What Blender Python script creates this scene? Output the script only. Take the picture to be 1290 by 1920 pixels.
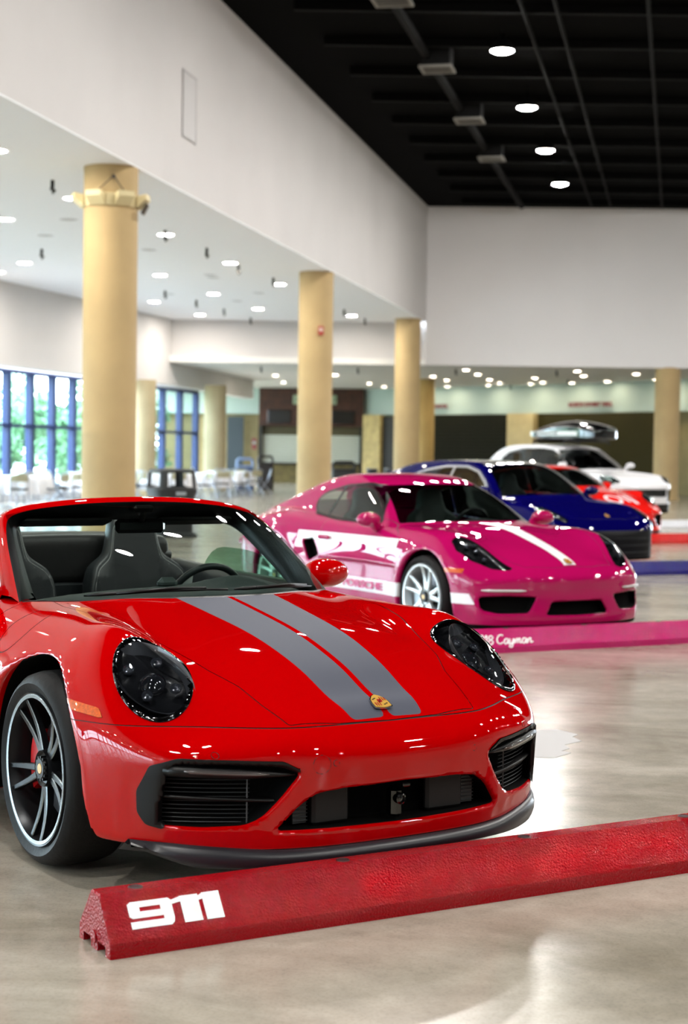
import bpy, math, random
import numpy as np
from mathutils import Vector, Matrix
random.seed(4); rng=np.random.default_rng(4)
for o in list(bpy.data.objects): bpy.data.objects.remove(o)
SC=bpy.context.scene; COL=SC.collection
# ---------- camera ----------
cam=bpy.data.cameras.new('camera'); cam.sensor_fit='HORIZONTAL'; cam.sensor_width=24; cam.lens=3035.69/1290*24
cam.clip_end=400; cam.dof.use_dof=True; cam.dof.focus_distance=5.9; cam.dof.aperture_fstop=3.1
co=bpy.data.objects.new('camera',cam); COL.objects.link(co); SC.camera=co
p_,r_=.037256,.013866
Mc=Matrix.Rotation(math.pi/2-p_,4,'X')@Matrix.Rotation(r_,4,'Z')
co.matrix_world=Matrix.Translation((0,0,1.45072))@Mc
# ---------- world, exposure ----------
W=bpy.data.worlds.new('daylight'); SC.world=W; W.use_nodes=True
bg=W.node_tree.nodes['Background']; bg.inputs[0].default_value=(.80,.90,1,1); bg.inputs[1].default_value=14.0
SC.view_settings.view_transform='Standard'; SC.view_settings.look='None'; SC.view_settings.gamma=1
SC.view_settings.use_curve_mapping=False; SC.view_settings.exposure=0.62
BAY=420.0; DOWN=200.0; DOWN2=55.0; WASH=25.0
import numpy as np
# ---------- smooth curves and tables ----------
def _ncs(xk):
    """matrix M so that second derivatives = M @ y for a natural cubic spline"""
    n=len(xk);h=np.diff(xk);A=np.zeros((n,n));B=np.zeros((n,n));A[0,0]=A[-1,-1]=1
    for i in range(1,n-1):
        A[i,i-1]=h[i-1];A[i,i]=2*(h[i-1]+h[i]);A[i,i+1]=h[i]
        B[i,i-1]=6/h[i-1];B[i,i]=-6/h[i-1]-6/h[i];B[i,i+1]=6/h[i]
    return np.linalg.solve(A,B)
def basis(xk,x):
    xk=np.asarray(xk,float);M=_ncs(xk);n=len(xk);x=np.asarray(x,float)
    xc=np.clip(x,xk[0],xk[-1]);i=np.clip(np.searchsorted(xk,xc,side='right')-1,0,n-2)
    h=xk[i+1]-xk[i];t=(xc-xk[i])/h;I=np.eye(n);a=1-t
    W=a[...,None]*I[i]+t[...,None]*I[i+1]+((a**3-a)*h*h/6)[...,None]*M[i]+((t**3-t)*h*h/6)[...,None]*M[i+1]
    # linear continuation outside the knots
    h0=xk[1]-xk[0];g0=(I[1]-I[0])/h0-h0*M[1]/6
    h1=xk[-1]-xk[-2];g1=(I[-1]-I[-2])/h1+h1*M[-2]/6
    W=W+np.minimum(x-xk[0],0)[...,None]*g0+np.maximum(x-xk[-1],0)[...,None]*g1
    return W
def curve(*pts):
    p=sorted(pts);xk=np.array([q[0] for q in p],float);yk=np.array([q[1] for q in p],float)
    return lambda x:basis(xk,x)@yk
def table(xk,yk,tab):
    xk=np.array(xk,float);yk=np.array(yk,float);tab=np.array(tab,float)
    o=np.argsort(xk);xk=xk[o];tab=tab[o]
    return lambda x,y:((basis(xk,x)@tab)*basis(yk,y)).sum(-1)
def smax(a,b,k):
    h=np.maximum(k-np.abs(a-b),0)/k
    return np.maximum(a,b)+h**3*k/6
def smin(a,b,k): return -smax(-a,-b,k)
def sdpoly(px,py,poly):
    """signed distance to a closed polygon, negative inside"""
    px,py=np.broadcast_arrays(px,py);P=np.asarray(poly,float);Q=np.roll(P,1,axis=0)
    d=np.full(np.shape(px),1e9);ins=np.zeros(np.shape(px),bool)
    for a,b in zip(P,Q):
        e=b-a;wx=px-a[0];wy=py-a[1];t=np.clip((wx*e[0]+wy*e[1])/(e@e+1e-12),0,1)
        d=np.minimum(d,np.hypot(wx-e[0]*t,wy-e[1]*t))
        c=(a[1]>py)!=(b[1]>py)
        ins^=c&(px<(b[0]-a[0])*(py-a[1])/((b[1]-a[1]) if abs(b[1]-a[1])>1e-12 else 1e-12)+a[0])
    return np.where(ins,-d,d)
def roundpoly(poly,r,n=5):
    """polygon with its corners rounded by radius about r"""
    P=np.asarray(poly,float);out=[];m=len(P)
    for i in range(m):
        a,b,c=P[i-1],P[i],P[(i+1)%m];u=a-b;v=c-b;lu=np.hypot(*u);lv=np.hypot(*v)
        rr=min(r,lu*.45,lv*.45);p=b+u/lu*rr;q=b+v/lv*rr
        for k in range(n+1):
            t=k/n;out.append((1-t)**2*p+2*t*(1-t)*b+t*t*q)
    return np.array(out)
# ---------- surface from a signed field ----------
class Surf:
    def __init__(s,V,F,f):
        s.V=V;s.F=F;s.f=f;s.N=s.grad(V);s.N/=np.linalg.norm(s.N,axis=1)[:,None]
    def grad(s,V,e=2e-4):
        x,y,z=V.T
        return np.stack([s.f(x+e,y,z)-s.f(x-e,y,z),s.f(x,y+e,z)-s.f(x,y-e,z),s.f(x,y,z+e)-s.f(x,y,z-e)],1)/(2*e)
    def project(s,V,it=3):
        for _ in range(it):
            g=s.grad(V);d=s.f(*V.T);st=(d/np.maximum((g*g).sum(1),.2))[:,None]*g
            l=np.linalg.norm(st,axis=1)[:,None];V=V-st*np.minimum(1,.01/np.maximum(l,1e-9))
        return V
    def split(s,fn):
        """cut the triangles along fn=0 ; fn(V,N)"""
        V,F,N=s.V,s.F,s.N
        g=fn(V,N);g=np.where(np.abs(g)<1e-6,1e-6,g);sg=g>0
        S=sg[F];k=S.sum(1);mix=(k==1)|(k==2)
        if not mix.any(): return s
        Fm=F[mix];Sm=S[mix];km=k[mix]
        odd=np.where(km==1,np.argmax(Sm,1),np.argmin(Sm,1))     # the lone corner
        r=np.arange(len(Fm));a=Fm[r,odd];b=Fm[r,(odd+1)%3];c=Fm[r,(odd+2)%3]
        E=np.concatenate([np.stack([a,b],1),np.stack([a,c],1)]);E.sort(axis=1)
        U,inv=np.unique(E,axis=0,return_inverse=True);inv=inv.ravel()
        lo=np.zeros(len(U));hi=np.ones(len(U));A,B=V[U[:,0]],V[U[:,1]];NA,NB=N[U[:,0]],N[U[:,1]];ga=sg[U[:,0]]
        t=g[U[:,0]]/(g[U[:,0]]-g[U[:,1]])
        for _ in range(12):
            P=A+(B-A)*t[:,None];gm=fn(P,NA+(NB-NA)*t[:,None])>0;same=gm==ga
            lo=np.where(same,t,lo);hi=np.where(same,hi,t);t=(lo+hi)/2
        t=np.clip(t,.02,.98)
        P=A+(B-A)*t[:,None];P=s.project(P,1);n=s.grad(P);n/=np.linalg.norm(n,axis=1)[:,None]
        i0=len(V);ab=i0+inv[:len(a)];ac=i0+inv[len(a):]
        s.V=np.concatenate([V,P]);s.N=np.concatenate([N,n])
        s.F=np.concatenate([F[~mix],np.stack([a,ab,ac],1),np.stack([ab,b,c],1),np.stack([ab,c,ac],1)])
        return s
    def cen(s): return s.V[s.F].mean(1), s.N[s.F].mean(1)
    def part(s,mask,off=0):
        F=s.F[mask];u,inv=np.unique(F,return_inverse=True)
        return s.V[u]+s.N[u]*off,inv.reshape(-1,3),s.N[u]
def nets(f,lo,hi,c):
    ax=[np.arange(lo[i],hi[i]+c,c) for i in range(3)]
    x,y,z=ax[0][:,None,None],ax[1][None,:,None],ax[2][None,None,:]
    D=f(x,y,z)+0*x+0*y+0*z;S=D<0
    nx,ny,nz=D.shape
    cs=np.zeros((nx-1,ny-1,nz-1),np.int8)
    cor=[(i,j,k) for i in(0,1) for j in(0,1) for k in(0,1)]
    for i,j,k in cor: cs+=S[i:nx-1+i,j:ny-1+j,k:nz-1+k]
    act=(cs>0)&(cs<8);idx=np.argwhere(act);ID=-np.ones(act.shape,int);ID[act]=np.arange(len(idx))
    P=np.zeros((len(idx),3));n=np.zeros(len(idx))
    for a in range(8):
        for b in range(a+1,8):
            ca,cb=np.array(cor[a]),np.array(cor[b])
            if np.abs(ca-cb).sum()!=1: continue
            A=idx+ca;B=idx+cb;da=D[A[:,0],A[:,1],A[:,2]];db=D[B[:,0],B[:,1],B[:,2]]
            m=(da<0)!=(db<0);t=np.where(m,da/np.where(m,da-db,1),0)
            P+=np.where(m[:,None],A+(B-A)*t[:,None],0);n+=m
    V=P/n[:,None]*c+np.array([ax[0][0],ax[1][0],ax[2][0]])
    Q=[]
    for d in range(3):
        e=[0,0,0];e[d]=1;sl=tuple(slice(0,D.shape[q]-e[q]) for q in range(3));sh=tuple(slice(e[q],None) for q in range(3))
        ch=S[sl]!=S[sh];ii=np.argwhere(ch);o1,o2=[(1,2),(2,0),(0,1)][d]
        ok=np.ones(len(ii),bool)
        for o in(o1,o2): ok&=(ii[:,o]>0)&(ii[:,o]<D.shape[o]-1)
        ii=ii[ok];ins=S[ii[:,0],ii[:,1],ii[:,2]]
        def g(a,b):
            j=ii.copy();j[:,o1]-=a;j[:,o2]-=b;return ID[j[:,0],j[:,1],j[:,2]]
        q=np.stack([g(1,1),g(0,1),g(0,0),g(1,0)],1);q[~ins]=q[~ins][:,::-1];Q.append(q)
    Q=np.concatenate(Q);Q=Q[(Q>=0).all(1)]
    F=np.concatenate([Q[:,[0,1,2]],Q[:,[0,2,3]]])
    return V,F
def make_surf(f,lo,hi,c):
    V,F=nets(f,lo,hi,c);s=Surf(V,F,f);V=s.project(V,4);return Surf(V,F,f)
# ---------- materials ----------
def lin(c):
    f=lambda v:(v/12.92 if v<=.04045 else ((v+.055)/1.055)**2.4)
    return tuple(f(v/255) for v in c)+(1,)
MATS={}
def mat(name,rgb,rough=.5,metal=0,coat=0,emit=0,spec=.5,bump=None,noise=None,croug=.03,alpha=None):
    if name in MATS: return MATS[name]
    m=bpy.data.materials.new(name); m.use_nodes=True; nt=m.node_tree; b=nt.nodes['Principled BSDF']
    c=lin(rgb); b.inputs['Base Color'].default_value=c; b.inputs['Roughness'].default_value=rough
    b.inputs['Metallic'].default_value=metal; b.inputs['Coat Weight'].default_value=coat; b.inputs['Coat Roughness'].default_value=croug
    b.inputs['Specular IOR Level'].default_value=spec
    if emit: b.inputs['Emission Color'].default_value=c; b.inputs['Emission Strength'].default_value=emit
    tc=nt.nodes.new('ShaderNodeTexCoord')
    if noise:
        sc,amt=noise; n=nt.nodes.new('ShaderNodeTexNoise'); n.inputs['Scale'].default_value=sc; n.inputs['Detail'].default_value=6
        nt.links.new(tc.outputs['Object'],n.inputs['Vector'])
        r=nt.nodes.new('ShaderNodeValToRGB'); r.color_ramp.elements[0].position=.3; r.color_ramp.elements[1].position=.7
        r.color_ramp.elements[0].color=tuple(v*(1-amt) for v in c[:3])+(1,); r.color_ramp.elements[1].color=tuple(min(1,v*(1+amt)) for v in c[:3])+(1,)
        nt.links.new(n.outputs['Fac'],r.inputs['Fac']); nt.links.new(r.outputs['Color'],b.inputs['Base Color'])
    if bump:
        sc,st=bump; n=nt.nodes.new('ShaderNodeTexNoise'); n.inputs['Scale'].default_value=sc; n.inputs['Detail'].default_value=3
        nt.links.new(tc.outputs['Object'],n.inputs['Vector'])
        u=nt.nodes.new('ShaderNodeBump'); u.inputs['Strength'].default_value=st; u.inputs['Distance'].default_value=.01
        nt.links.new(n.outputs['Fac'],u.inputs['Height']); nt.links.new(u.outputs['Normal'],b.inputs['Normal'])
    MATS[name]=m; return m
def glass(name,tint,refl=.04,dark=0.0):
    """thin pane: tinted see-through plus mirror by angle"""
    if name in MATS: return MATS[name]
    m=bpy.data.materials.new(name); m.use_nodes=True; nt=m.node_tree; nt.nodes.clear()
    o=nt.nodes.new('ShaderNodeOutputMaterial'); t=nt.nodes.new('ShaderNodeBsdfTransparent'); t.inputs[0].default_value=lin(tint)
    g=nt.nodes.new('ShaderNodeBsdfGlossy'); g.inputs['Roughness'].default_value=.01; g.inputs[0].default_value=(1,1,1,1)
    f=nt.nodes.new('ShaderNodeFresnel'); f.inputs[0].default_value=1.5; x=nt.nodes.new('ShaderNodeMixShader')
    nt.links.new(f.outputs[0],x.inputs[0]); nt.links.new(t.outputs[0],x.inputs[1]); nt.links.new(g.outputs[0],x.inputs[2]); nt.links.new(x.outputs[0],o.inputs[0])
    MATS[name]=m; return m
def paint(name,rgb,flake=0,rough=.35): return mat(name,rgb,rough=rough,coat=1,metal=flake,croug=.012,spec=0)
M_tire=mat('tire_rubber',(11,11,12),.6,spec=.3,bump=(60,.15)); M_blk=mat('black_plastic',(7,7,8),.4,spec=.35); M_gloss=mat('gloss_black',(5,5,6),.08,coat=1)
M_void=mat('dark_cavity',(5,5,5),.9,spec=.1); M_gap=mat('shut_line_dark',(12,2,2),.6); M_chrome=mat('chrome',(220,222,226),.12,1)
M_leather=mat('black_leather',(27,31,34),.42,bump=(220,.08)); M_dash=mat('dashboard_vinyl',(52,60,60),.6,bump=(300,.1)); M_stitch=mat('grey_thread',(150,150,150),.7)
M_wind=glass('windshield_glass',(225,238,232)); M_tint=glass('tinted_glass',(205,215,212)); M_lens=glass('lamp_lens',(235,238,240)); M_dark=glass('dark_glass',(120,128,128))
# ---------- objects ----------
def tag(o,label=None,cat=None,group=None,kind=None):
    if label:o['label']=label
    if cat:o['category']=cat
    if group:o['group']=group
    if kind:o['kind']=kind
    return o
def empty(name,loc=(0,0,0),rz=0,label=None,cat=None,group=None):
    o=bpy.data.objects.new(name,None); o.empty_display_size=.1; COL.objects.link(o); o.location=loc; o.rotation_euler=(0,0,rz)
    return tag(o,label,cat,group)
def mesh(name,V,F,m,parent=None,N=None,smooth=False,loc=None,rot=None,mi=None):
    me=bpy.data.meshes.new(name); V=np.asarray(V,float)
    if isinstance(F,np.ndarray):
        k=F.shape[1]; me.vertices.add(len(V)); me.vertices.foreach_set('co',V.ravel())
        me.loops.add(F.size); me.loops.foreach_set('vertex_index',F.ravel().astype(np.int32))
        me.polygons.add(len(F)); me.polygons.foreach_set('loop_start',(np.arange(len(F))*k).astype(np.int32))
        try: me.polygons.foreach_set('loop_total',np.full(len(F),k,np.int32))
        except Exception: pass
        me.update(calc_edges=True)
    else: me.from_pydata([tuple(v) for v in V],[],[tuple(int(i) for i in f) for f in F]); me.update()
    ms=m if isinstance(m,(list,tuple)) else [m]
    for q in ms: me.materials.append(q)
    if mi is not None: me.polygons.foreach_set('material_index',np.asarray(mi,np.int32))
    if smooth or N is not None: me.polygons.foreach_set('use_smooth',np.ones(len(me.polygons),bool))
    me.validate()
    if N is not None: me.normals_split_custom_set_from_vertices([tuple(n) for n in N])
    o=bpy.data.objects.new(name,me); COL.objects.link(o)
    if parent is not None: o.parent=parent
    if loc is not None: o.location=loc
    if rot is not None: o.rotation_euler=rot
    return o
def surfpart(name,s,mask,m,parent,off=0,kids=None):
    if not mask.any(): return None
    V,F,N=s.part(mask,off); return mesh(name,V,F,m,parent,N=N)
class MB:
    """collects shapes that become one mesh"""
    def __init__(s): s.V=[];s.F=[];s.m=[];s.sm=[]
    def add(s,V,F,m=0):
        b=len(s.V); s.V+= [tuple(float(c) for c in v) for v in V]; s.F+=[tuple(b+int(i) for i in f) for f in F]; s.m+=[m]*len(F); return s
    def box(s,c,d,m=0,R=None,bev=0):
        c=np.array(c,float);h=np.array(d,float)/2
        if bev>0:
            b=min(bev,*(h*.9)); V=[];idx={}
            for sx in(-1,1):
                for sy in(-1,1):
                    for sz in(-1,1):
                        for a in range(3):
                            v=np.array([sx,sy,sz])*(h-b); v[a]+=[sx,sy,sz][a]*b; idx[(sx,sy,sz,a)]=len(V); V.append(v)
            F=[]
            S=[(-1,-1),(1,-1),(1,1),(-1,1)]
            def k(a,sa,u,v):
                t=[0,0,0];t[a]=sa;t[(a+1)%3]=u;t[(a+2)%3]=v;return tuple(t)
            for a in range(3):
                for sa in(-1,1):
                    f=[idx[k(a,sa,u,v)+(a,)] for u,v in S]; F.append(f if sa>0 else f[::-1])
            for a in range(3):
                b1,b2=(a+1)%3,(a+2)%3
                for u in(-1,1):
                    for v in(-1,1):
                        A=k(a,-1,u,v);B=k(a,1,u,v); f=[idx[A+(b1,)],idx[B+(b1,)],idx[B+(b2,)],idx[A+(b2,)]]; F.append(f if u*v>0 else f[::-1])
            for q in [(x,y,z) for x in(-1,1) for y in(-1,1) for z in(-1,1)]:
                f=[idx[q+(0,)],idx[q+(1,)],idx[q+(2,)]]; F.append(f if q[0]*q[1]*q[2]>0 else f[::-1])
            V=np.array(V)
        else:
            V=np.array([(x,y,z) for x in(-1,1) for y in(-1,1) for z in(-1,1)],float)*h
            F=[(0,1,3,2),(4,6,7,5),(0,4,5,1),(2,3,7,6),(0,2,6,4),(1,5,7,3)]
        if R is not None: V=V@np.array(R).T
        return s.add(V+c,F,m)
    def tube(s,P,r,n=8,m=0,closed=False,cap=True):
        P=[np.array(p,float) for p in P];k=len(P); r=r if hasattr(r,'__len__') else [r]*k
        V=[];up=None
        for i in range(k):
            a=P[i-1] if (i>0 or closed) else P[i]; b=P[(i+1)%k] if (i<k-1 or closed) else P[i]
            t=(b-a)/(np.linalg.norm(b-a)+1e-12)
            if up is None: up=np.array([0,0,1.]) if abs(t[2])<.9 else np.array([1.,0,0])
            u=np.cross(t,up);u/=np.linalg.norm(u)+1e-12;w=np.cross(u,t);up=w
            for j in range(n):
                q=2*math.pi*j/n;V.append(P[i]+r[i]*(math.cos(q)*u+math.sin(q)*w))
        F=[]
        for i in range(k if closed else k-1):
            for j in range(n):
                a=i*n+j;b=i*n+(j+1)%n;c=((i+1)%k)*n+(j+1)%n;d=((i+1)%k)*n+j;F.append((a,b,c,d))
        if cap and not closed: F+=[tuple(range(n))[::-1],tuple((k-1)*n+j for j in range(n))]
        return s.add(V,F,m)
    def lathe(s,prof,n=32,m=0,axis=2,c=(0,0,0),closed=False,cap=True):
        """profile of (radius, height)"""
        V=[];k=len(prof)
        for r,h in prof:
            for j in range(n):
                q=2*math.pi*j/n;v=[r*math.cos(q),r*math.sin(q),h]
                if axis==1: v=[v[0],-v[2],v[1]]
                if axis==0: v=[v[2],v[0],v[1]]
                V.append(np.array(v)+c)
        F=[];rng_=k if closed else k-1
        for i in range(rng_):
            for j in range(n):
                i2=(i+1)%k;F.append((i*n+j,i*n+(j+1)%n,i2*n+(j+1)%n,i2*n+j))
        if not closed and cap:
            if prof[0][0]>1e-6: F.append(tuple(range(n))[::-1])
            if prof[-1][0]>1e-6: F.append(tuple((k-1)*n+j for j in range(n)))
        return s.add(V,F,m)
    def prism(s,poly,z0,z1,m=0,M=None):
        """polygon (x,y) between two heights, optional matrix"""
        n=len(poly);V=[(x,y,z0) for x,y in poly]+[(x,y,z1) for x,y in poly]
        if M is not None: V=[tuple(M@Vector(v)) for v in V]
        F=[tuple(range(n))[::-1],tuple(range(n,2*n))]+[(i,(i+1)%n,n+(i+1)%n,n+i) for i in range(n)]
        return s.add(V,F,m)
    def grid(s,P,m=0,flip=False):
        """2-D array of points"""
        P=np.asarray(P,float);a,b=P.shape[:2];F=[]
        for i in range(a-1):
            for j in range(b-1):
                f=(i*b+j,i*b+j+1,(i+1)*b+j+1,(i+1)*b+j);F.append(f[::-1] if flip else f)
        return s.add(P.reshape(-1,3),F,m)
    def build(s,name,m,parent=None,smooth=False,loc=None,rot=None,ang=None):
        o=mesh(name,s.V,s.F,m,parent,smooth=smooth,loc=loc,rot=rot,mi=s.m if isinstance(m,(list,tuple)) else None)
        if ang is not None:
            o.data.set_sharp_from_angle(angle=math.radians(ang))
        return o
def sdfpart(name,f,lo,hi,c,m,parent,loc=None,rot=None):
    s=make_surf(f,lo,hi,c); return mesh(name,s.V,s.F,m,parent,N=s.N,loc=loc,rot=rot)
def copy_tree(o,parent=None):
    c=o.copy(); COL.objects.link(c)
    if parent is not None: c.parent=parent
    for ch in o.children: copy_tree(ch,c)
    return c
def text(name,body,size,m,parent,M,depth=.002,bold=0,shear=0,align='LEFT',sx=1):
    cu=bpy.data.curves.new(name,'FONT'); cu.body=body; cu.size=size; cu.extrude=depth; cu.offset=bold; cu.shear=shear; cu.align_x=align
    t=bpy.data.objects.new('tmp',cu); COL.objects.link(t); bpy.context.view_layer.update()
    me=bpy.data.meshes.new_from_object(t.evaluated_get(bpy.context.evaluated_depsgraph_get())); bpy.data.objects.remove(t)
    o=bpy.data.objects.new(name,me); me.name=name; me.materials.clear(); me.materials.append(m); COL.objects.link(o)
    if parent is not None: o.parent=parent
    o.matrix_local=M@Matrix.Diagonal((sx,1,1,1)); return o
# ---------- wheels ----------
M_disc=mat('brake_steel',(95,95,98),.3,1); M_red_cal=mat('caliper_red',(190,10,18),.3,coat=.5); M_gold=mat('crest_gold',(206,160,66),.35,.15,coat=.6)
def make_wheel(parent,x,y,side,mrim,medge,R=.338,rim=.262,pairs=5,phase=0,spread=10,wd=.245,cal=None,spw=.016):
    """wheel centred at x,y ; side -1 faces -y"""
    w=empty('wheel',(x,y,R)); w.parent=parent; w.rotation_euler=(0,0,0 if side<0 else math.pi)
    # local: outward is -y
    T=MB(); h=wd/2
    prof=[(rim-.008,-h+.02),(rim+.012,-h+.004),(rim+.035,-h-.006),(R-.028,-h),(R-.010,-h+.020),(R-.001,-h+.055),(R,-.02),(R,.02),(R-.001,h-.055),(R-.010,h-.02),(R-.03,h),(rim+.01,h-.004),(rim-.01,h-.02)]
    T.lathe([(r,-a) for r,a in prof],72,axis=1,closed=True)
    T.build('tire',M_tire,w,smooth=True,ang=40)
    G=MB()
    G.lathe([(rim+.006,h-.012),(rim+.002,h+.001),(rim-.010,h-.004),(rim-.016,h-.02),(rim-.022,h-.05),(rim-.028,-h+.03),(rim-.005,-h+.02),(rim-.001,h-.02)],72,axis=1,closed=True)
    yo=-h+.012
    for k in range(pairs):
        a0=math.radians(phase+360/pairs*k)
        for sg in(-1,1):
            a1=a0+sg*math.radians(spread);ai=a0+sg*math.radians(spread*.75)
            p0=np.array([.055*math.sin(ai),-h+.038,.055*math.cos(ai)]);p1=np.array([(rim-.012)*math.sin(a1),yo-.002,(rim-.012)*math.cos(a1)])
            d=p1-p0;t=np.array([math.cos(a1),0,-math.sin(a1)])
            rows=[]
            for q in np.linspace(0,1,7):
                c=p0+d*q;c[1]-=.010*math.sin(q*math.pi)*-1
                ww=spw*(1.05-.35*q);tt=.030-.012*q
                rows.append([c+t*ww+np.array([0,tt,0]),c+t*ww+np.array([0,.003,0]),c+t*ww*.72,c-t*ww*.72,c-t*ww+np.array([0,.003,0]),c-t*ww+np.array([0,tt,0])])
            P=np.array(rows);b=len(G.V);n=6
            V=P.reshape(-1,3);F=[];mm=[]
            for i in range(6):
                for j in range(n):
                    F.append((i*n+j,i*n+(j+1)%n,(i+1)*n+(j+1)%n,(i+1)*n+j));mm.append(1 if j in(1,3) else 0)
            base=len(G.F);G.add(V,F,0);G.m[base:]=mm
    G.lathe([(0,h-.045),(.03,h-.045),(.052,h-.04),(.062,h-.028),(.066,h-.05),(.066,h-.08),(0,h-.08)],32,axis=1)
    G.lathe([(rim-.016,h-.001),(rim-.004,h+.001),(rim+.003,h-.006)],72,m=1,axis=1,cap=False)
    G.build('rim',[mrim,medge],w,smooth=True,ang=35)
    D=MB();D.lathe([(.06,-.01),(.175,-.01),(.175,.015),(.06,.015)],48,axis=1,closed=True);D.build('brake_disc',M_disc,w)
    C=MB();P=[]
    for q in np.linspace(-32,32,9):
        a=math.radians(q)+ (math.pi*1.5 if side<0 else math.pi*.5)+.0
        P.append([[r*math.sin(a),yy,r*math.cos(a)] for r,yy in((.115,-.055),(.185,-.060),(.200,-.045),(.200,.03),(.115,.03))])
    P=np.array(P);P=np.concatenate([P,P[:,:1]],1);C.grid(P);C.add(P[0,:5],[(0,1,2,3,4)]);C.add(P[-1,:5],[(4,3,2,1,0)])
    C.build('brake_caliper',cal or M_red_cal,w)
    K=MB();K.lathe([(.020,h-.020),(.034,h-.020),(.040,h-.030),(.040,h-.05),(.02,h-.05)],24,axis=1,closed=True)
    for q in range(12): K.box((.039*math.cos(q*.5236),-(h-.034),.039*math.sin(q*.5236)),(.009,.022,.009))
    K.build('center_nut',M_blk,w)
    H=MB();H.lathe([(0,h-.019),(.017,h-.019),(.020,h-.024),(.020,h-.05),(0,h-.05)],24,axis=1)
    H.build('center_cap',M_gold if medge is not None and mrim is not medge else M_blk,w,smooth=True,ang=40)
    return w
# ================= hall =================
def struct(o): o['kind']='structure'; return o
M_wall=mat('white_wall_paint',(206,203,202),.75,noise=(.35,.05)); M_wallb=mat('wall_paint_lifted',(236,234,236),.75,noise=(.35,.03)); M_white=mat('white_soffit_paint',(238,239,244),.7); M_teal=mat('band_paint',(162,178,170),.7)  # two tones of one white paint; end wall lifted to replace lamp light
M_col=mat('column_tan_plaster',(186,160,115),.75,noise=(1.2,.09),bump=(40,.25)); M_col2=mat('column_cream_plaster',(182,166,132),.75,noise=(1.5,.08))
M_black=mat('black_ceiling',(1,1,1),.95,spec=.05); M_steel=mat('black_steel',(7,7,8),.7,spec=.2)
M_blue=mat('blue_window_frame',(18,40,90),.45); M_shut=mat('olive_shutter',(50,45,20),.7,spec=.1); M_beige=mat('beige_block',(128,115,76),.7,noise=(3,.12))
def floor_mat():
    m=mat('polished_concrete',(150,143,130),.16); nt=m.node_tree; b=nt.nodes['Principled BSDF']; L=nt.links.new
    tc=nt.nodes.new('ShaderNodeTexCoord')
    def noise(sc,det,ro=.6,dist=0,vec=None):
        n=nt.nodes.new('ShaderNodeTexNoise');n.inputs['Scale'].default_value=sc;n.inputs['Detail'].default_value=det;n.inputs['Roughness'].default_value=ro;n.inputs['Distortion'].default_value=dist
        L(vec or tc.outputs['Object'],n.inputs['Vector']);return n
    mp=nt.nodes.new('ShaderNodeMapping');mp.inputs['Scale'].default_value=(1,2.2,1);mp.inputs['Rotation'].default_value=(0,0,.3);L(tc.outputs['Object'],mp.inputs['Vector'])
    n1=noise(.7,8,.62,.6,mp.outputs[0]);r1=nt.nodes.new('ShaderNodeValToRGB');e=r1.color_ramp.elements
    e[0].position=.32;e[0].color=lin((136,128,113));e[1].position=.68;e[1].color=lin((182,175,162));L(n1.outputs['Fac'],r1.inputs['Fac'])
    n2=noise(6,8,.7);r2=nt.nodes.new('ShaderNodeValToRGB');e=r2.color_ramp.elements;e[0].position=.35;e[0].color=(.80,.80,.80,1);e[1].position=.62;e[1].color=(1.05,1.05,1.05,1);L(n2.outputs['Fac'],r2.inputs['Fac'])
    mx=nt.nodes.new('ShaderNodeMix');mx.data_type='RGBA';mx.blend_type='MULTIPLY';mx.inputs['Factor'].default_value=.8;L(r1.outputs[0],mx.inputs[6]);L(r2.outputs[0],mx.inputs[7])
    n3=noise(90,3);r3=nt.nodes.new('ShaderNodeValToRGB');e=r3.color_ramp.elements;e[0].position=.38;e[0].color=(.82,.82,.82,1);e[1].position=.5;e[1].color=(1,1,1,1);L(n3.outputs['Fac'],r3.inputs['Fac'])
    m2=nt.nodes.new('ShaderNodeMix');m2.data_type='RGBA';m2.blend_type='MULTIPLY';m2.inputs['Factor'].default_value=.6;L(mx.outputs[2],m2.inputs[6]);L(r3.outputs[0],m2.inputs[7]);L(m2.outputs[2],b.inputs['Base Color'])
    n4=noise(1.3,7,.65,0,mp.outputs[0]);mr=nt.nodes.new('ShaderNodeMapRange');mr.inputs[3].default_value=.10;mr.inputs[4].default_value=.30;L(n4.outputs['Fac'],mr.inputs[0]);L(mr.outputs[0],b.inputs['Roughness'])
    b.inputs['Specular IOR Level'].default_value=.4
    bp=nt.nodes.new('ShaderNodeBump');bp.inputs['Strength'].default_value=.06;bp.inputs['Distance'].default_value=.004;L(n2.outputs['Fac'],bp.inputs['Height']);L(bp.outputs[0],b.inputs['Normal'])
    return m
G=MB();G.add([(-30,-24,0),(36,-24,0),(36,80,0),(-30,80,0)],[(0,1,2,3)]);struct(G.build('floor',floor_mat()))
G=MB();G.prism([(1.01,8.46),(1.14,8.5),(1.23,8.35),(1.19,8.28),(1.22,8.16),(1.12,8.05),(1.13,7.95),(1.08,7.88),(1.12,7.83),(1.02,7.69),(.70,7.75),(.60,8.1),(.75,8.4)],0,.0015)
o=G.build('floor_patch',mat('pale_patch',(186,185,186),.6,spec=.2)); tag(o,'pale irregular patch on the concrete floor beside the red convertible','paint patch')  # thin pale sheet of irregular outline on the floor
fx_=lambda y:-2.323+.206*(y-28.94)
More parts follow.
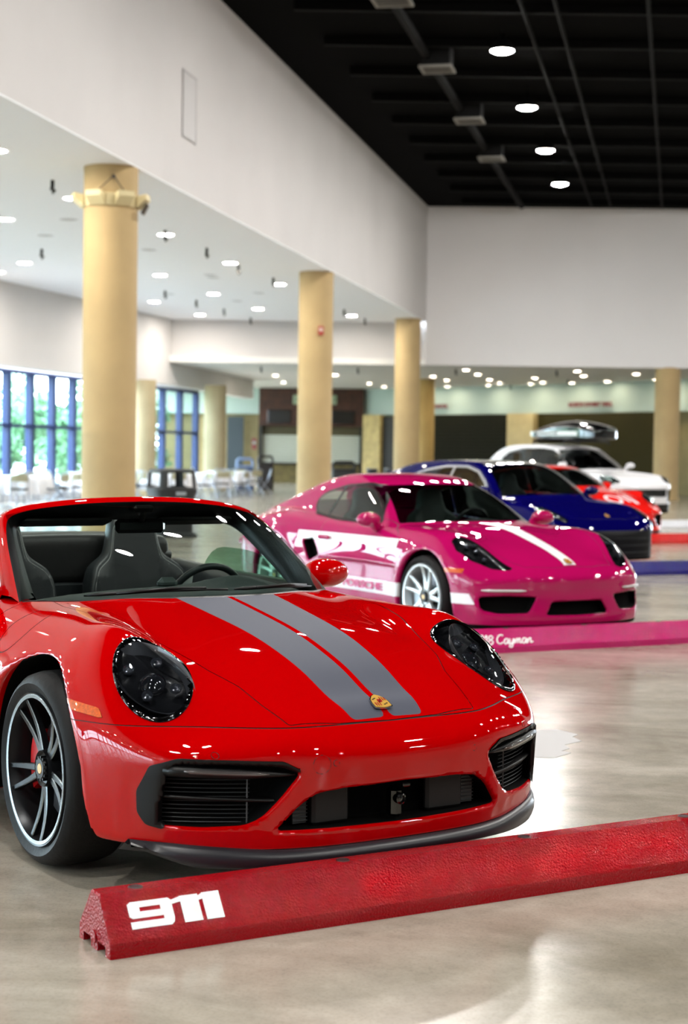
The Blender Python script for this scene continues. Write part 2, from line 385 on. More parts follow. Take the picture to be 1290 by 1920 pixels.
# fascia wall above the columns, soffit behind it
def wall(name,pts,z0,z1,m,th=.3,side=1):
    """vertical slab along plan points, thickness to the left (side=1) of travel"""
    P=[np.array(p,float) for p in pts];V=[];n=len(P)
    for i in range(n):
        a=P[max(i-1,0)];b=P[min(i+1,n-1)];d=(b-a)/np.linalg.norm(b-a);q=P[i]+np.array([-d[1],d[0]])*th*side
        V+=[(*P[i],z0),(*P[i],z1),(*q,z0),(*q,z1)]
    F=[]
    for i in range(n-1):
        a=4*i;b=a+4;F+=[(a,b,b+1,a+1),(a+2,a+3,b+3,b+2),(a+1,b+1,b+3,a+3),(a,a+2,b+2,b)]
    F+=[(0,1,3,2),(4*n-4,4*n-2,4*n-1,4*n-3)]
    G=MB();G.add(V,F);return G.build(name,m)
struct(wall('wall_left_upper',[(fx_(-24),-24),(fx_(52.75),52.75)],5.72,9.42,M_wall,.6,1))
a=math.atan(.206)
pp=empty('wall_access_panel',(fx_(27.2)+.012,27.2,7.15),-a,'pale square access panel high on the white wall above the nearest column','access panel')
G=MB();G.box((0,0,0),(.02,.70,1.05),bev=.008);G.build('panel_cover',mat('panel_white',(198,196,196),.7),pp);G=MB()
for s in(-1,1): G.box((.004,s*.365,0),(.02,.02,1.12));G.box((.004,0,s*.54),(.02,.75,.02))
G.build('panel_frame',mat('panel_edge',(186,184,184),.7),pp)
G=MB();G.prism([(fx_(-24),-24),(fx_(52.75),52.75),(fx_(52.75)-.5,53.2),(-5.79,53.2),(-8.85,41.45),(-14.3,20.9),(-26,-24)],5.7,5.72);struct(G.build('ceiling_soffit',M_white))
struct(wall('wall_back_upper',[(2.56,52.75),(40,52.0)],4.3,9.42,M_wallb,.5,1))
struct(wall('wall_back_drop',[(-5.79,53.2),(2.7,53.2)],4.3,5.9,M_wall,.3,1))
G=MB();G.prism([(-8,52.95),(40,52.95),(40,82),(-9,82)],4.3,4.5);struct(G.build('ceiling_back',mat('back_ceiling',(222,221,218),.6)))
G=MB();G.prism([(-16,-24),(40,-24),(40,53.4),(-2,53.4)],9.42,9.6);struct(G.build('ceiling_roof',M_black))
struct(wall('wall_right',[(36,-24),(36,62)],0,9.8,mat('far_wall',(170,166,160),.7),.3,-1)); struct(wall('wall_rear',[(-27,-24),(36,-24)],0,9.8,mat('far_wall',(170,166,160),.7),.3,-1))
# roof steel: joists and ducts, all black
G=MB()
for k,y in enumerate(np.arange(-20,52,2.45)):
    x0=fx_(y)+1.3
    G.box(((x0+36)/2,y,9.33),(36-x0,.12,.16))
J=G.build('trim_roof_joists',mat('joist_dark',(4,4,4),.8,spec=.1));struct(J)
G=MB()
for off in(3.2,5.4,6.0,7.6):
    G.tube([(fx_(-20)+off,-20,9.20),(fx_(51)+off,51,9.20)],.035 if off!=3.2 else .09,8)
struct(G.build('trim_roof_conduit',mat('joist_dark',(4,4,4),.8,spec=.1)))
# left window wall
head=[(-26,-24),(-14.3,20.9),(-8.85,41.45),(-5.79,52.83),(-4.75,59.0),(-3.75,66.0)]
struct(wall('wall_left',head,3.55,5.9,M_wall,.45,1))
win=[(-26.5,-24),(-14.9,21.1),(-9.45,41.6),(-6.45,52.9),(-5.3,58.2)]
struct(wall('wall_left_sill',win,0,.35,M_white,.3,1)); struct(wall('trim_window_head',[(p[0],p[1]) for p in win],3.50,3.62,M_white,.5,1))
WI=0
def window(p,q,n,z0=.35,z1=3.52,nm='window_1'):
    p=np.array(p);q=np.array(q);d=q-p;L=np.linalg.norm(d);ang=math.atan2(d[1],d[0])
    w=empty(nm,(p[0],p[1],0),ang);w['kind']='structure'
    G=MB()
    for k in range(n+1): G.box((L*k/n,0,(z0+z1)/2),(.17,.22,z1-z0),bev=.01)
    G.box((L/2,0,z1-.04),(L,.2,.10));G.box((L/2,0,z0+.04),(L,.2,.10));G.box((L/2,0,2.03),(L,.16,.09))
    G.build('window_frame',M_blue,w)
    for k in range(n):
        G=MB();G.add([(L*k/n+.05,.0,z0),(L*(k+1)/n-.05,.0,z0),(L*(k+1)/n-.05,0,z1),(L*k/n+.05,0,z1)],[(0,1,2,3)]);G.build('window_pane',glass('pane_glass',(215,232,235)),w)
segs=[((-26,-22),(-23.6,-12.5),7),((-23.3,-11.5),(-20.8,-1.8),7),((-20.5,-.8),(-18.1,8.8),7),((-17.8,9.8),(-15.3,19.4),7),((-15.0,20.7),(-12.6,29.9),7),((-12.3,30.9),(-9.75,40.6),8),((-9.39,41.9),(-7.25,50.0),6),((-6.95,51.0),(-5.35,58.0),4)]
for i,(p,q,n) in enumerate(segs): window(p,q,n,nm='window_%d'%(i+1))
# back wall below the low ceiling
BW=[(17,55.5),(12.6,60.0),(9.7,64.5),(5,70),(.8,74),(-3.9,74.5),(-9,75.5)]
struct(wall('wall_back_band',BW,3.13,4.35,M_teal,.4,-1)); 
struct(wall('wall_back_lower',[(x+.35*.7,y+.35) for x,y in BW],0,3.2,M_beige,.3,-1))
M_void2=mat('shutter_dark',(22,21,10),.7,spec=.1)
def slats(name,pts,z0,z1,m,pitch=.14):
    G=MB()
    for a,b in zip(pts[:-1],pts[1:]):
        a=np.array(a);b=np.array(b);k=int((z1-z0)/pitch);d=(b-a)/np.linalg.norm(b-a);nrm=np.array([d[1],-d[0]])*-1
        if nrm[1]>0: nrm=-nrm
        rows=[]
        for i in range(k+1):
            z=z0+(z1-z0)*i/k
            for dz,o in((0,0),(pitch*.25,.025),(pitch*.75,.025)):
                if z+dz<=z1: rows.append([(*(a+nrm*(.02+o)),z+dz),(*(b+nrm*(.02+o)),z+dz)])
        G.grid(rows)
    return struct(G.build(name,m))
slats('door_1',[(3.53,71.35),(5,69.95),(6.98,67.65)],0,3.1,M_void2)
slats('door_2',[(7.86,66.6),(9.7,64.4),(11.95,60.95)],0,3.1,M_shut)
struct(wall('trim_1',[(6.95,67.6),(7.9,66.5)],0,3.13,mat('beige_pier',(176,158,112),.7,noise=(2,.1)),.3,-1))
struct(wall('trim_2',[(1.0,73.6),(1.75,72.9)],0,3.13,mat('lit_brick',(170,150,96),.7,noise=(4,.2)),.3,-1))
struct(wall('opening_shade',[(1.75,72.9),(3.5,71.3)],0,3.05,mat('opening_shadow',(22,20,14),.7),.1,-1))  # dark slab whose colour stands in for the shade inside an opening
struct(wall('door_4',[(-5.4,74.5),(-4.65,74.4)],0,3.0,mat('teal_door',(10,34,42),.5),.1,-1))
# column set
def column(x,y,r,h,m,label,collar=False,group=None):
    c=empty('round_column',(x,y,0),0,label,'column',group)
    G=MB();G.lathe([(r,0),(r,h)],48,cap=False);G.build('shaft',m,c,smooth=True,ang=50)
    G=MB();G.lathe([(r+.01,0),(r+.03,.01),(r+.03,.10),(r+.005,.12)],48,cap=False);G.build('base_ring',m,c,smooth=True,ang=40)
    return c
c1=column(-3.606,24.75,.41,5.72,M_col,'large tan round column nearest the camera, with a lighting collar near its top')
c2=column(-.733,38.7,.41,5.72,M_col,'tan round column with a small red alarm box, second from the camera')
c3=column(1.96,51.76,.41,5.72,M_col,'tan round column at the inner corner of the white walls')
c4=column(10.5,52.95,.41,4.32,M_col,'tan round column at the right behind the white car')
column(3.05,63.0,.41,4.32,mat('column_gold_plaster',(190,160,100),.75,noise=(1.2,.09)),'darker gold column half hidden behind the corner column')  # gold plaster, own tone for this rear column
column(-6.25,50.6,.34,3.6,M_col2,'cream column against the windows, just right of the nearest column')
column(-4.55,56.6,.385,3.7,M_col2,'cream column at the right end of the blue framed windows')
# collar with light brackets
cl=empty('column_light_collar',(-3.606,24.75,5.09),0,'cream metal collar with angled light brackets around the nearest column','light fixture')
M_collar=mat('collar_cream',(222,206,160),.5)
G=MB();G.lathe([(.425,0),(.45,0),(.47,.18),(.425,.18)],8,closed=True);G.build('collar_band',M_collar,cl)
for k in range(7):
    q=math.radians(-160+k*51);d=np.array([math.cos(q),math.sin(q),0]);t=np.array([-d[1],d[0],0]);G=MB()
    V=[d*.44+t*s*.13+np.array([0,0,z]) for s,z in((-1,0),(1,0),(1,.17),(-1,.17))]+[d*.58+t*s*.13+np.array([0,0,z]) for s,z in((-1,.12),(1,.12),(1,.20),(-1,.20))]
    G.add(V,[(0,1,2,3)[::-1],(4,5,6,7),(0,1,5,4),(1,2,6,5),(2,3,7,6),(3,0,4,7)]);G.build('bracket',M_collar,cl)
G=MB();G.box((.53,-.10,-.02),(.05,.16,.17),R=Matrix.Rotation(.5,3,'Y'),bev=.01);G.build('flood_light',mat('bronze',(70,58,44),.5),cl)
G=MB();G.lathe([(0,.0),(.028,0),(.028,.03),(0,.04)],12,axis=1,c=(.10,-.405,.42));G.tube([(.10,-.43,.43),(-.14,-.45,.20)],.008,5);G.tube([(.10,-.43,.43),(.26,-.42,.20)],.008,5);G.build('hanger_wire',mat('wire_dark',(60,54,44),.5),cl)
ab=empty('fire_alarm_box',(-.60,38.28,4.29),0,'small red fire alarm box high on the second column','alarm')
G=MB();G.box((0,-.02,0),(.13,.07,.21),bev=.01);G.build('alarm_body',mat('alarm_red',(170,60,50),.4),ab);G=MB();G.lathe([(.02,.0),(.045,.02),(0,.03)],12,axis=1,c=(0,-.05,.02));G.build('alarm_lens',mat('alarm_lens',(220,200,190),.2),ab)
# ---- lamps ----
def emis(name,rgb,st):
    m=bpy.data.materials.new(name);m.use_nodes=True;nt=m.node_tree;nt.nodes.clear();o=nt.nodes.new('ShaderNodeOutputMaterial');e=nt.nodes.new('ShaderNodeEmission');e.inputs[0].default_value=lin(rgb);e.inputs[1].default_value=st;nt.links.new(e.outputs[0],o.inputs[0]);return m
M_hb=emis('high_bay_glow',(255,252,246),BAY); M_dl=emis('downlight_glow',(255,247,235),DOWN); M_dl2=emis('downlight_glow_warm',(255,238,210),DOWN2)
def high_bay():
    h=empty('high_bay_light')
    G=MB();G.lathe([(.0,-.062),(.08,-.058),(.15,-.042),(.20,-.016),(.215,.008)],28,cap=False);G.build('lamp_glow',M_hb,h)
    G=MB();G.lathe([(.225,-.02),(.235,.0),(.20,.08),(.12,.16),(.06,.20),(.06,.30),(0,.30)],28,cap=False);G.build('lamp_housing',M_steel,h,smooth=True)
    G=MB();G.tube([(0,0,.30),(0,0,.44)],.012,6);G.build('lamp_rod',M_steel,h);return h
hb=high_bay();first=True
names={(0,2):'brightest round high bay lamp, nearest in the black ceiling',(0,3):'second high bay lamp of the row in the black ceiling',(0,4):'third high bay lamp of the row in the black ceiling',(0,5):'farthest high bay lamp, close to the white end wall'}
for r in range(3):
    for k in range(-6,10):
        y=20.67+4.93*k
        if y>50 or y<-22: continue
        o=hb if first else copy_tree(hb);first=False
        x=fx_(y)+4.83+10*r;o.location=(x,y,8.98)
        tag(o,names.get((r,k),'round high bay lamp hung from the black hall ceiling, outside the view'),'ceiling light','high bay lamps')
db=None
bn=['grey bottomed air diffuser box cut by the top edge of the photo','air diffuser box left of the nearest high bay lamp','air diffuser box left of the second high bay lamp','air diffuser box left of the third high bay lamp']
for (x,y),l in zip([(0.68,27.34),(1.71,32.1),(2.72,37.0),(3.65,41.73)],bn):
    if db is None:
        db=empty('air_diffuser');G=MB();G.box((0,0,.22),(.56,.56,.42),bev=.01);G.build('diffuser_box',M_steel,db)
        G=MB()
        for s in(-1,1): G.box((s*.30,0,0),(.05,.64,.04));G.box((0,s*.30,0),(.64,.05,.04))
        for q in(-.16,0,.16): G.box((0,q,0),(.58,.03,.02))
        G.build('diffuser_grille',mat('grille_grey',(120,118,112),.6),db);o=db
    else: o=copy_tree(db)
    o.location=(x,y,8.98);o.rotation_euler=(0,0,-a);tag(o,l,'air vent','air diffuser boxes')
SOFL=[(-6.4,30.41),(-4.69,27.77),(-7.45,37.55),(-3.61,32.28),(-4.58,39.78),(-2.66,36.98),(-3.64,44.33),(-5.57,46.98),(-4.62,51.2),(-2.66,48.8),(-1.73,41.54),(0.16,50.81)]
VENT=[(-5.2,30.3),(-6.06,32.61),(-4.23,34.72),(-3.33,39.5),(-3.3,40.1),(-2.37,43.86),(-3.12,46.29),(-4.86,44.51)]
SPR=[(-4.71,25.93),(-6.56,34.89),(-3.55,31.65),(-2.97,34.31),(-4.88,43.63),(-3.7,48.96),(-1.82,40.03),(-3.08,52.16),(-4.29,46.3),(-0.08,48.57),(0.58,51.76),(-2.5,37.38)]
BACKL=[(3.26,60.62),(4.1,55.45),(5.54,62.59),(7.08,60.77),(7.89,55.31),(8.58,58.61),(11.62,59.5),(10.15,56.75),(6.2,65.54),(7.8,64.27),(3.94,63.57),(4.76,58.51),(-2.66,61.51),(-0.39,60.42),(0.97,67.52),(1.66,70.6),(-2.59,67.64)]
def proto_down(m,r=.15):
    h=empty('recessed_downlight');G=MB();G.lathe([(0,-.004),(r,-.004)],20);G.build('light_lens',m,h)
    G=MB();G.lathe([(r,-.006),(r+.03,-.012),(r+.035,0),(r,.0)],20,closed=True);G.build('trim_ring',M_white,h);return h
d0=proto_down(M_dl);i=0
for k,(x,y) in enumerate(SOFL+[(fx_(y)-o,y) for y in np.arange(-18,27,4.6) for o in(1.6,4.4,7.2)]):
    o=d0 if k==0 else copy_tree(d0);o.location=(x,y,5.70)
    tag(o,'small round downlight in the white soffit beside the columns' if k<len(SOFL) else 'small round downlight in the white soffit, nearer the camera than the columns','ceiling light','soffit downlights' if k<len(SOFL) else 'near soffit downlights')
d1=proto_down(M_dl2,.13)
for k,(x,y) in enumerate(BACKL):
    o=d1 if k==0 else copy_tree(d1);o.location=(x,y,4.30);tag(o,'small round downlight in the low ceiling at the back of the hall','ceiling light','low ceiling downlights')
v0=None
for k,(x,y) in enumerate(VENT):
    if v0 is None:
        v0=empty('ceiling_speaker');G=MB();G.lathe([(0,-.01),(.12,-.012),(.17,-.004),(.175,0)],20);G.build('grille_disc',mat('disc_grey',(190,190,192),.6),v0);G=MB();G.lathe([(.17,-.008),(.19,-.010),(.195,0),(.17,0)],20,closed=True);G.build('rim_ring',M_white,v0);o=v0
    else:o=copy_tree(v0)
    o.location=(x,y,5.70);tag(o,'pale unlit disc set in the white soffit among the downlights','ceiling speaker','soffit discs')
s0=None
for k,(x,y,z) in enumerate([(x,y,5.7) for x,y in SPR]+[(x,y,4.3) for x,y in [(3.73,55.02),(7.12,54.8),(8.44,61.69),(-2.89,55.39),(0.4,55.21),(6.78,66.8),(3.66,69.08),(10.56,54.93)]]):
    if s0 is None:
        s0=empty('sprinkler_head');G=MB();G.tube([(0,0,0),(0,0,-.12)],.03,8);G.build('drop_pipe',M_steel,s0);G=MB();G.tube([(-.03,0,-.12),(.03,0,-.17),(.0,0,-.22)],[.03,.04,.012],6);G.build('spray_head',mat('head_dark',(50,48,46),.5),s0);o=s0
    else:o=copy_tree(s0)
    o.location=(x,y,z);tag(o,'small dark sprinkler head under the white soffit' if z>5 else 'small dark sprinkler head under the low back ceiling','sprinkler','soffit sprinklers' if z>5 else 'back ceiling sprinklers')
# wall washers along the sign band
for k,(x,y) in enumerate([(4.6,69.9),(6.2,68.0),(7.75,66.2),(9.2,64.6),(10.35,63.0),(11.8,60.8),(3.3,71.0)]):
    o=copy_tree(d1);o.location=(x-.25,y-.35,4.30);tag(o,'small downlight washing the sign band at the back wall','ceiling light','wall wash downlights')
    l=bpy.data.lights.new('wash','SPOT');l.energy=WASH;l.spot_size=math.radians(85);l.spot_blend=.6;l.color=(1,.93,.78);l.shadow_soft_size=.08
    lo=bpy.data.objects.new('wash_light',l);COL.objects.link(lo);lo.parent=o;lo.location=(0,0,-.03);lo.rotation_euler=(math.radians(8),0,0)
l=bpy.data.lights.new('wash','SPOT')
# wash on the window head wall at left
o=copy_tree(d0);o.location=(-8.5,39.6,5.7);tag(o,'small downlight close to the white wall above the left windows','ceiling light','wall wash downlights')
l=bpy.data.lights.new('wash2','SPOT');l.energy=WASH*3;l.spot_size=math.radians(70);l.spot_blend=.7;l.color=(1,.95,.85);lo=bpy.data.objects.new('wash_light',l);COL.objects.link(lo);lo.parent=o;lo.location=(-.4,0,-.03)
# signs on the band
def sign(name,body,p,q,z,size,m,label):
    p=np.array(p);q=np.array(q);d=q-p;ang=math.atan2(d[1],d[0]);M=Matrix.Translation((p[0],p[1],z))@Matrix.Rotation(ang,4,'Z')@Matrix.Rotation(math.pi/2,4,'X')
    o=text(name,body,size,m,None,M,.02,bold=.008);w=o.dimensions.x; o.matrix_local=M@Matrix.Diagonal((np.linalg.norm(d)/max(o.data.vertices and max(v.co.x for v in o.data.vertices),.1),1,1,1));tag(o,label,'sign');return o
M_sr=mat('sign_maroon',(105,25,28),.5)
sign('wall_sign','NORTH EXHIBIT HALL',(8.95,65.1),(10.40,63.2),3.36,.27,M_sr,'maroon NORTH EXHIBIT HALL lettering on the white band at the back')
sign('wall_sign','ELEVATOR',(3.75,70.98),(4.42,70.35),3.40,.24,M_sr,'maroon ELEVATOR lettering on the band beside the corner column')
si=empty('elevator_sign_icon',(3.50,71.15,3.48),-.76,'small square lift symbol plate left of the ELEVATOR lettering','sign');G=MB();G.box((0,-.03,0),(.22,.03,.26),bev=.01);G.build('plate',M_sr,si);G=MB();G.box((0,-.05,0),(.10,.02,.16));G.build('door_mark',M_teal,si)
# ---- concession stand ----
cs=empty('concession_stand',(-1.55,73.9,0),0,'dark brown concession stand with a closed white shutter at the back','concession stand')
M_brn=mat('stand_brown',(62,30,14),.6,noise=(4,.4));M_brk=mat('stand_brick',(96,84,44),.7,noise=(5,.3))
G=MB();G.box((0,0,3.45),(4.75,.6,1.75),bev=.02);G.build('fascia_board',M_brn,cs)
G=MB();G.box((0,.15,1.75),(4.5,.1,1.7));rows=[]
G.build('shutter_upper',mat('stand_olive',(70,64,34),.6),cs)
G=MB()
for k in range(12): G.box((0,.04,.97+.105*k),(4.45,.04,.09),bev=.01)
G.build('serving_shutter',mat('shutter_white',(188,192,178),.5),cs)
G=MB();G.box((0,-.05,.88),(4.7,.55,.08),bev=.01);G.build('counter_top',mat('counter_dark',(28,24,18),.4),cs)
G=MB();G.box((0,.05,.42),(4.6,.3,.84));G.build('counter_front',M_brk,cs)
for s in(-1,1):
    G=MB();G.box((s*2.3,0,1.3),(.16,.5,2.6));G.build('side_post',mat('stand_dark',(24,24,18),.6),cs)
    G=MB();G.box((s*1.45,-.36,3.0),(1.05,.08,.62),bev=.02);o=G.build('menu_screen',mat('screen_black',(4,4,5),.25),cs)
    G=MB();G.box((s*.52 if s<0 else .78,-.36,3.78),(.62 if s<0 else .75,.06,.42),bev=.015);sb=G.build('stand_sign',mat('stand_sign_white',(150,165,140),.5),cs)
    text('sign_text','77' if s<0 else '7',.30,mat('sign_green',(30,80,40),.5),sb,Matrix.Translation(((s*.52-.2) if s<0 else 1.0,-.40,3.68))@Matrix.Rotation(math.pi/2,4,'X'),.01)
rs=empty('wall_notice',(-4.15,74.1,1.75),0,'small red wall notice beside the concession stand','notice');G=MB();G.box((0,0,0),(.22,.04,.5),bev=.01);G.build('notice_board',mat('notice_red',(120,40,40),.5),rs)
G=MB();G.box((0,-.03,.05),(.12,.02,.12));G.build('notice_picture',M_teal,rs)
# ---- litter bins ----
M_bin=mat('bin_charcoal',(40,42,44),.45);M_binb=mat('bin_blue_grey',(60,80,120),.4)
def hood_bin(x,y,rz,s,m,label,mtop=None,hood=.30,w=.62):
    b=empty('litter_bin',(x,y,0),rz,label,'bin')
    G=MB();n=8
    def ring(r,z,ex=1.0): return [(r*ex*math.copysign(abs(math.cos(t))**.55,math.cos(t)),r*math.copysign(abs(math.sin(t))**.55,math.sin(t)),z) for t in np.linspace(0,2*math.pi,33)]
    rows=[ring(w*.60*s,0),ring(w*.60*s,.05),ring(w*.50*s,.08),ring(w*.48*s,.45*s*1.3),ring(w*.58*s,.62*1.2*s),ring(w*.60*s,.68*1.2*s),ring(w*.56*s,.70*1.2*s)]
    G.grid(rows);G.build('bin_body',m,b,smooth=True,ang=35)
    H=MB();z0=.70*1.2*s;z1=z0+hood
    R=ring(w*.57*s,0)
    for k in range(0,32):
        # corner posts
        if k%8 in(3,4,5):
            a,c=R[k],R[k+1];H.add([(a[0],a[1],z0-.01),(c[0],c[1],z0-.01),(c[0]*.93,c[1]*.93,z1),(a[0]*.93,a[1]*.93,z1)],[(0,1,2,3)])
            H.add([(a[0]*.93,a[1]*.93,z0-.01),(c[0]*.93,c[1]*.93,z0-.01),(c[0]*.86,c[1]*.86,z1),(a[0]*.86,a[1]*.86,z1)],[(3,2,1,0)])
    rows=[ring(w*.535*s,z1-.03),ring(w*.54*s,z1),ring(w*.48*s,z1+.03),ring(.02,z1+.035)];H.grid(rows)
    H.build('bin_hood',mtop or m,b,smooth=True,ang=40)
    G=MB();G.box((0,-w*.62*s,z0-.10),(.18,.02,.06),bev=.005);G.build('bin_label',mat('label_grey',(150,160,165),.4),b);return b
hood_bin(-2.87,26.9,.5,.98,M_bin,'large charcoal litter bin with an open sided hood, right of the nearest column',hood=.27,w=.66)
def arch_bin(x,y,rz,m,mt,label,w=.62,h=.86):
    b=empty('litter_bin',(x,y,0),rz,label,'bin');G=MB();G.box((0,0,h/2),(w,.55,h),bev=.05);G.build('bin_body',m,b)
    G=MB();P=[(-w*.46,0,h-.02),(-w*.44,0,h+.22),(-w*.34,0,h+.29),(w*.34,0,h+.29),(w*.44,0,h+.22),(w*.46,0,h-.02)]
    G.tube([(q[0],-.0,q[2]) for q in P],.045,8);G.box((0,0,h+.02),(w*.95,.5,.06),bev=.02);G.build('bin_hood',mt,b,smooth=True,ang=50);return b
arch_bin(-3.55,57.6,.1,M_binb,mat('bin_pale_blue',(150,175,220),.4),'blue bin with a pale arched hood left of the concession stand',w=.62)
arch_bin(-2.95,60.2,.1,mat('bin_dark_brown',(32,26,24),.5),mat('bin_dark_brown',(32,26,24),.5),'dark bin directly right of the blue bin',w=.6,h=.95)
arch_bin(-.03,57.3,.1,M_bin,M_bin,'dark arched litter bin between two tan columns, behind the pink car',w=.85,h=.80)
for x,l in((.98,'small dark round stool with shiny rim, left of a pair behind the pink car'),(1.62,'small dark round stool with shiny rim, right of a pair near the corner column')):
    b=empty('round_stool',(x,57.5,0),0,l,'stool');G=MB();G.lathe([(0,.80),(.20,.80),(.22,.84),(.18,.88),(0,.88)],20);G.build('seat',mat('stool_rim',(120,120,125),.2,.8),b,smooth=True);G=MB();G.lathe([(.20,.80),(.16,.60),(.05,.55),(.05,.05),(.20,.02),(.22,0)],20);G.build('pedestal',M_blk,b,smooth=True)
# ---- folding chairs and round tables ----
M_cloth=mat('white_cloth',(238,238,244),.8);M_fc=mat('chair_beige',(165,158,130),.45,.2);M_fcm=mat('chair_steel',(170,176,190),.3,.7);M_seatd=mat('chair_pad_dark',(44,42,40),.6)
def chair():
    c=empty('folding_chair')
    G=MB();P=[]
    for i in range(9):
        t=-1+2*i/8;P.append([(t*.20,.20+.03*(1-t*t),z+ (-.035*abs(t)**3 if z>.7 else 0)) for z in(.62,.70,.80)])
    G.grid(P);G.grid([[ (q[0],q[1]+.012,q[2]) for q in r] for r in P],flip=True);G.build('backrest',M_fc,c,smooth=True)
    G=MB();G.box((0,.0,.44),(.40,.38,.045),bev=.015);G.build('seat',M_seatd,c)
    for s in(-1,1):
        G=MB();G.tube([(s*.215,.28,.0),(s*.215,-.10,.44)],.013,6);G.build('leg',M_fcm,c)
        G=MB();G.tube([(s*.215,-.22,.0),(s*.215,.12,.47),(s*.21,.22,.80),(s*.15,.235,.84)],.013,6);G.build('leg',M_fcm,c)
    G=MB();G.tube([(-.21,-.19,.10),(.21,-.19,.10)],.009,6);G.tube([(-.15,.235,.84),(.15,.235,.84)],.013,6);G.build('crossbar',M_fcm,c)
    return c
ch0=chair();used=[False];random.seed(11)
def place_ch(x,y,rz,l,g):
    o=ch0 if not used[0] else copy_tree(ch0);used[0]=True;o.location=(x,y,0);o.rotation_euler=(0,0,rz);tag(o,l,'chair',g)
def table_set(x,y,r,l,cl,g,phis):
    t=empty('round_table',(x,y,0),0,l,'table');G=MB();G.lathe([(0,.71),(r,.71),(r,.735),(0,.735)],32);G.build('tabletop',M_beige,t)
    for k in range(4):
        q=k*math.pi/2+.4;G=MB();G.tube([(r*.6*math.cos(q),r*.6*math.sin(q),0),(r*.55*math.cos(q),r*.55*math.sin(q),.71)],.015,6);G.build('leg',M_fcm,t)
    G=MB();rows=[]
    for rr,z,w in((.02,.742,0),(r*.98,.742,0),(r+.012,.735,0),(r+.03,.60,.02),(r+.02,.42,.05),(r+.03,.30,.07)):
        rows.append([((rr+w*math.sin(14*p))*math.cos(p),(rr+w*math.sin(14*p))*math.sin(p),z) for p in np.linspace(0,2*math.pi,97)])
    G.grid(rows);o=G.build('tablecloth',M_cloth,None,smooth=True,loc=(x,y,0));tag(o,cl,'tablecloth')
    for ph in phis:
        q=math.radians(ph);place_ch(x+(r+.34)*math.cos(q),y+(r+.34)*math.sin(q),q-math.pi/2+random.uniform(-.15,.15),g[0],g[1])
table_set(-8.0,40.0,.75,'round table at the far left by the windows','white cloth on the far left table by the windows',('beige folding chair at the far left table','chairs around the far left table'),(-130,-80,-25,35,95,150))
table_set(-6.7,42.9,.75,'round table just left of the nearest column','white cloth on the table just left of the nearest column',('beige folding chair at the table just left of the nearest column','chairs left of the nearest column'),(-140,-95,-30,20,75))
table_set(-7.15,46.3,.72,'round table farther back under the left windows','white cloth on the farther table under the left windows',('folding chair at the farther table under the left windows','chairs under the left windows'),(-60,0,50))
table_set(-4.95,45.6,.75,'round table hidden behind the charcoal litter bin','white cloth on the table behind the charcoal litter bin',('beige folding chair at the table behind the charcoal litter bin','chairs behind the litter bin'),(-120,-70,-160,30,100))
table_set(-4.25,49.6,.75,'round table in the middle of the right hand group','white cloth on the middle table of the right hand group',('folding chair at the middle table of the right hand group','chairs at the middle table'),(-110,-60,-10,60,150,-160))
table_set(-3.75,53.6,.75,'round table at the back, left of the blue bin','white cloth on the back table left of the blue bin',('folding chair at the back table left of the blue bin','chairs at the back table'),(-100,-45,5,80,170))
# ---- outside ----
M_leaf=mat('leaves_green',(120,165,125),.6,noise=(3,.4));M_bark=mat('bark',(70,60,48),.8)
G=MB();G.add([(-120,-60,-.3),(-12,-60,-.3),(-12,120,-.3),(-120,120,-.3)],[(0,1,2,3)]);gr=G.build('ground',mat('outside_ground',(150,165,150),.9,noise=(.3,.3)));gr['kind']='structure'
def tree_at(x,y,h,seed,label):
    rr=np.random.default_rng(seed);t=empty('garden_tree',(x,y,-.3),0,label,'tree','trees outside the windows')
    G=MB();G.tube([(0,0,0),(.05,0,h*.4),(0,.1,h*.7)],[.16,.12,.06],8);G.build('trunk',M_bark,t,smooth=True)
    V=[];F=[];n=2600;k=9
    cc=np.c_[rr.normal(0,h*.20,k),rr.normal(0,h*.20,k),h*(.25+.65*rr.random(k))];cr_=h*(.13+.12*rr.random(k))
    for i in range(n):
        c=rr.integers(k);d=rr.normal(size=3);d/=np.linalg.norm(d);p=cc[c]+d*cr_[c]*(.55+.5*rr.random());u=rr.normal(size=3);u/=np.linalg.norm(u);v=np.cross(u,d);v/=np.linalg.norm(v)+1e-9
        s=.10+.10*rr.random();b=len(V);V+=[p-u*s,p+v*s*.6,p+u*s,p-v*s*.6];F.append((b,b+1,b+2,b+3))
    mesh('foliage',np.array(V),np.array(F),M_leaf,t)
k=0
for i,(x,y,h) in enumerate([(-13.5,52,4.2),(-15.5,58,5.2),(-12.5,60,3.6),(-18.5,67,6),(-11.2,66,4.4),(-21.5,59,5),(-9.8,70,4.0),(-12.0,76,4.6),(-16.5,90,6),(-18.5,51,4.5),(-27,84,6.5),(-24,34,5),(-26,20,5),(-30,4,6),(-20,42,4.5)]):
    tree_at(x,y,h,i,'leafy green tree outside the blue framed windows')
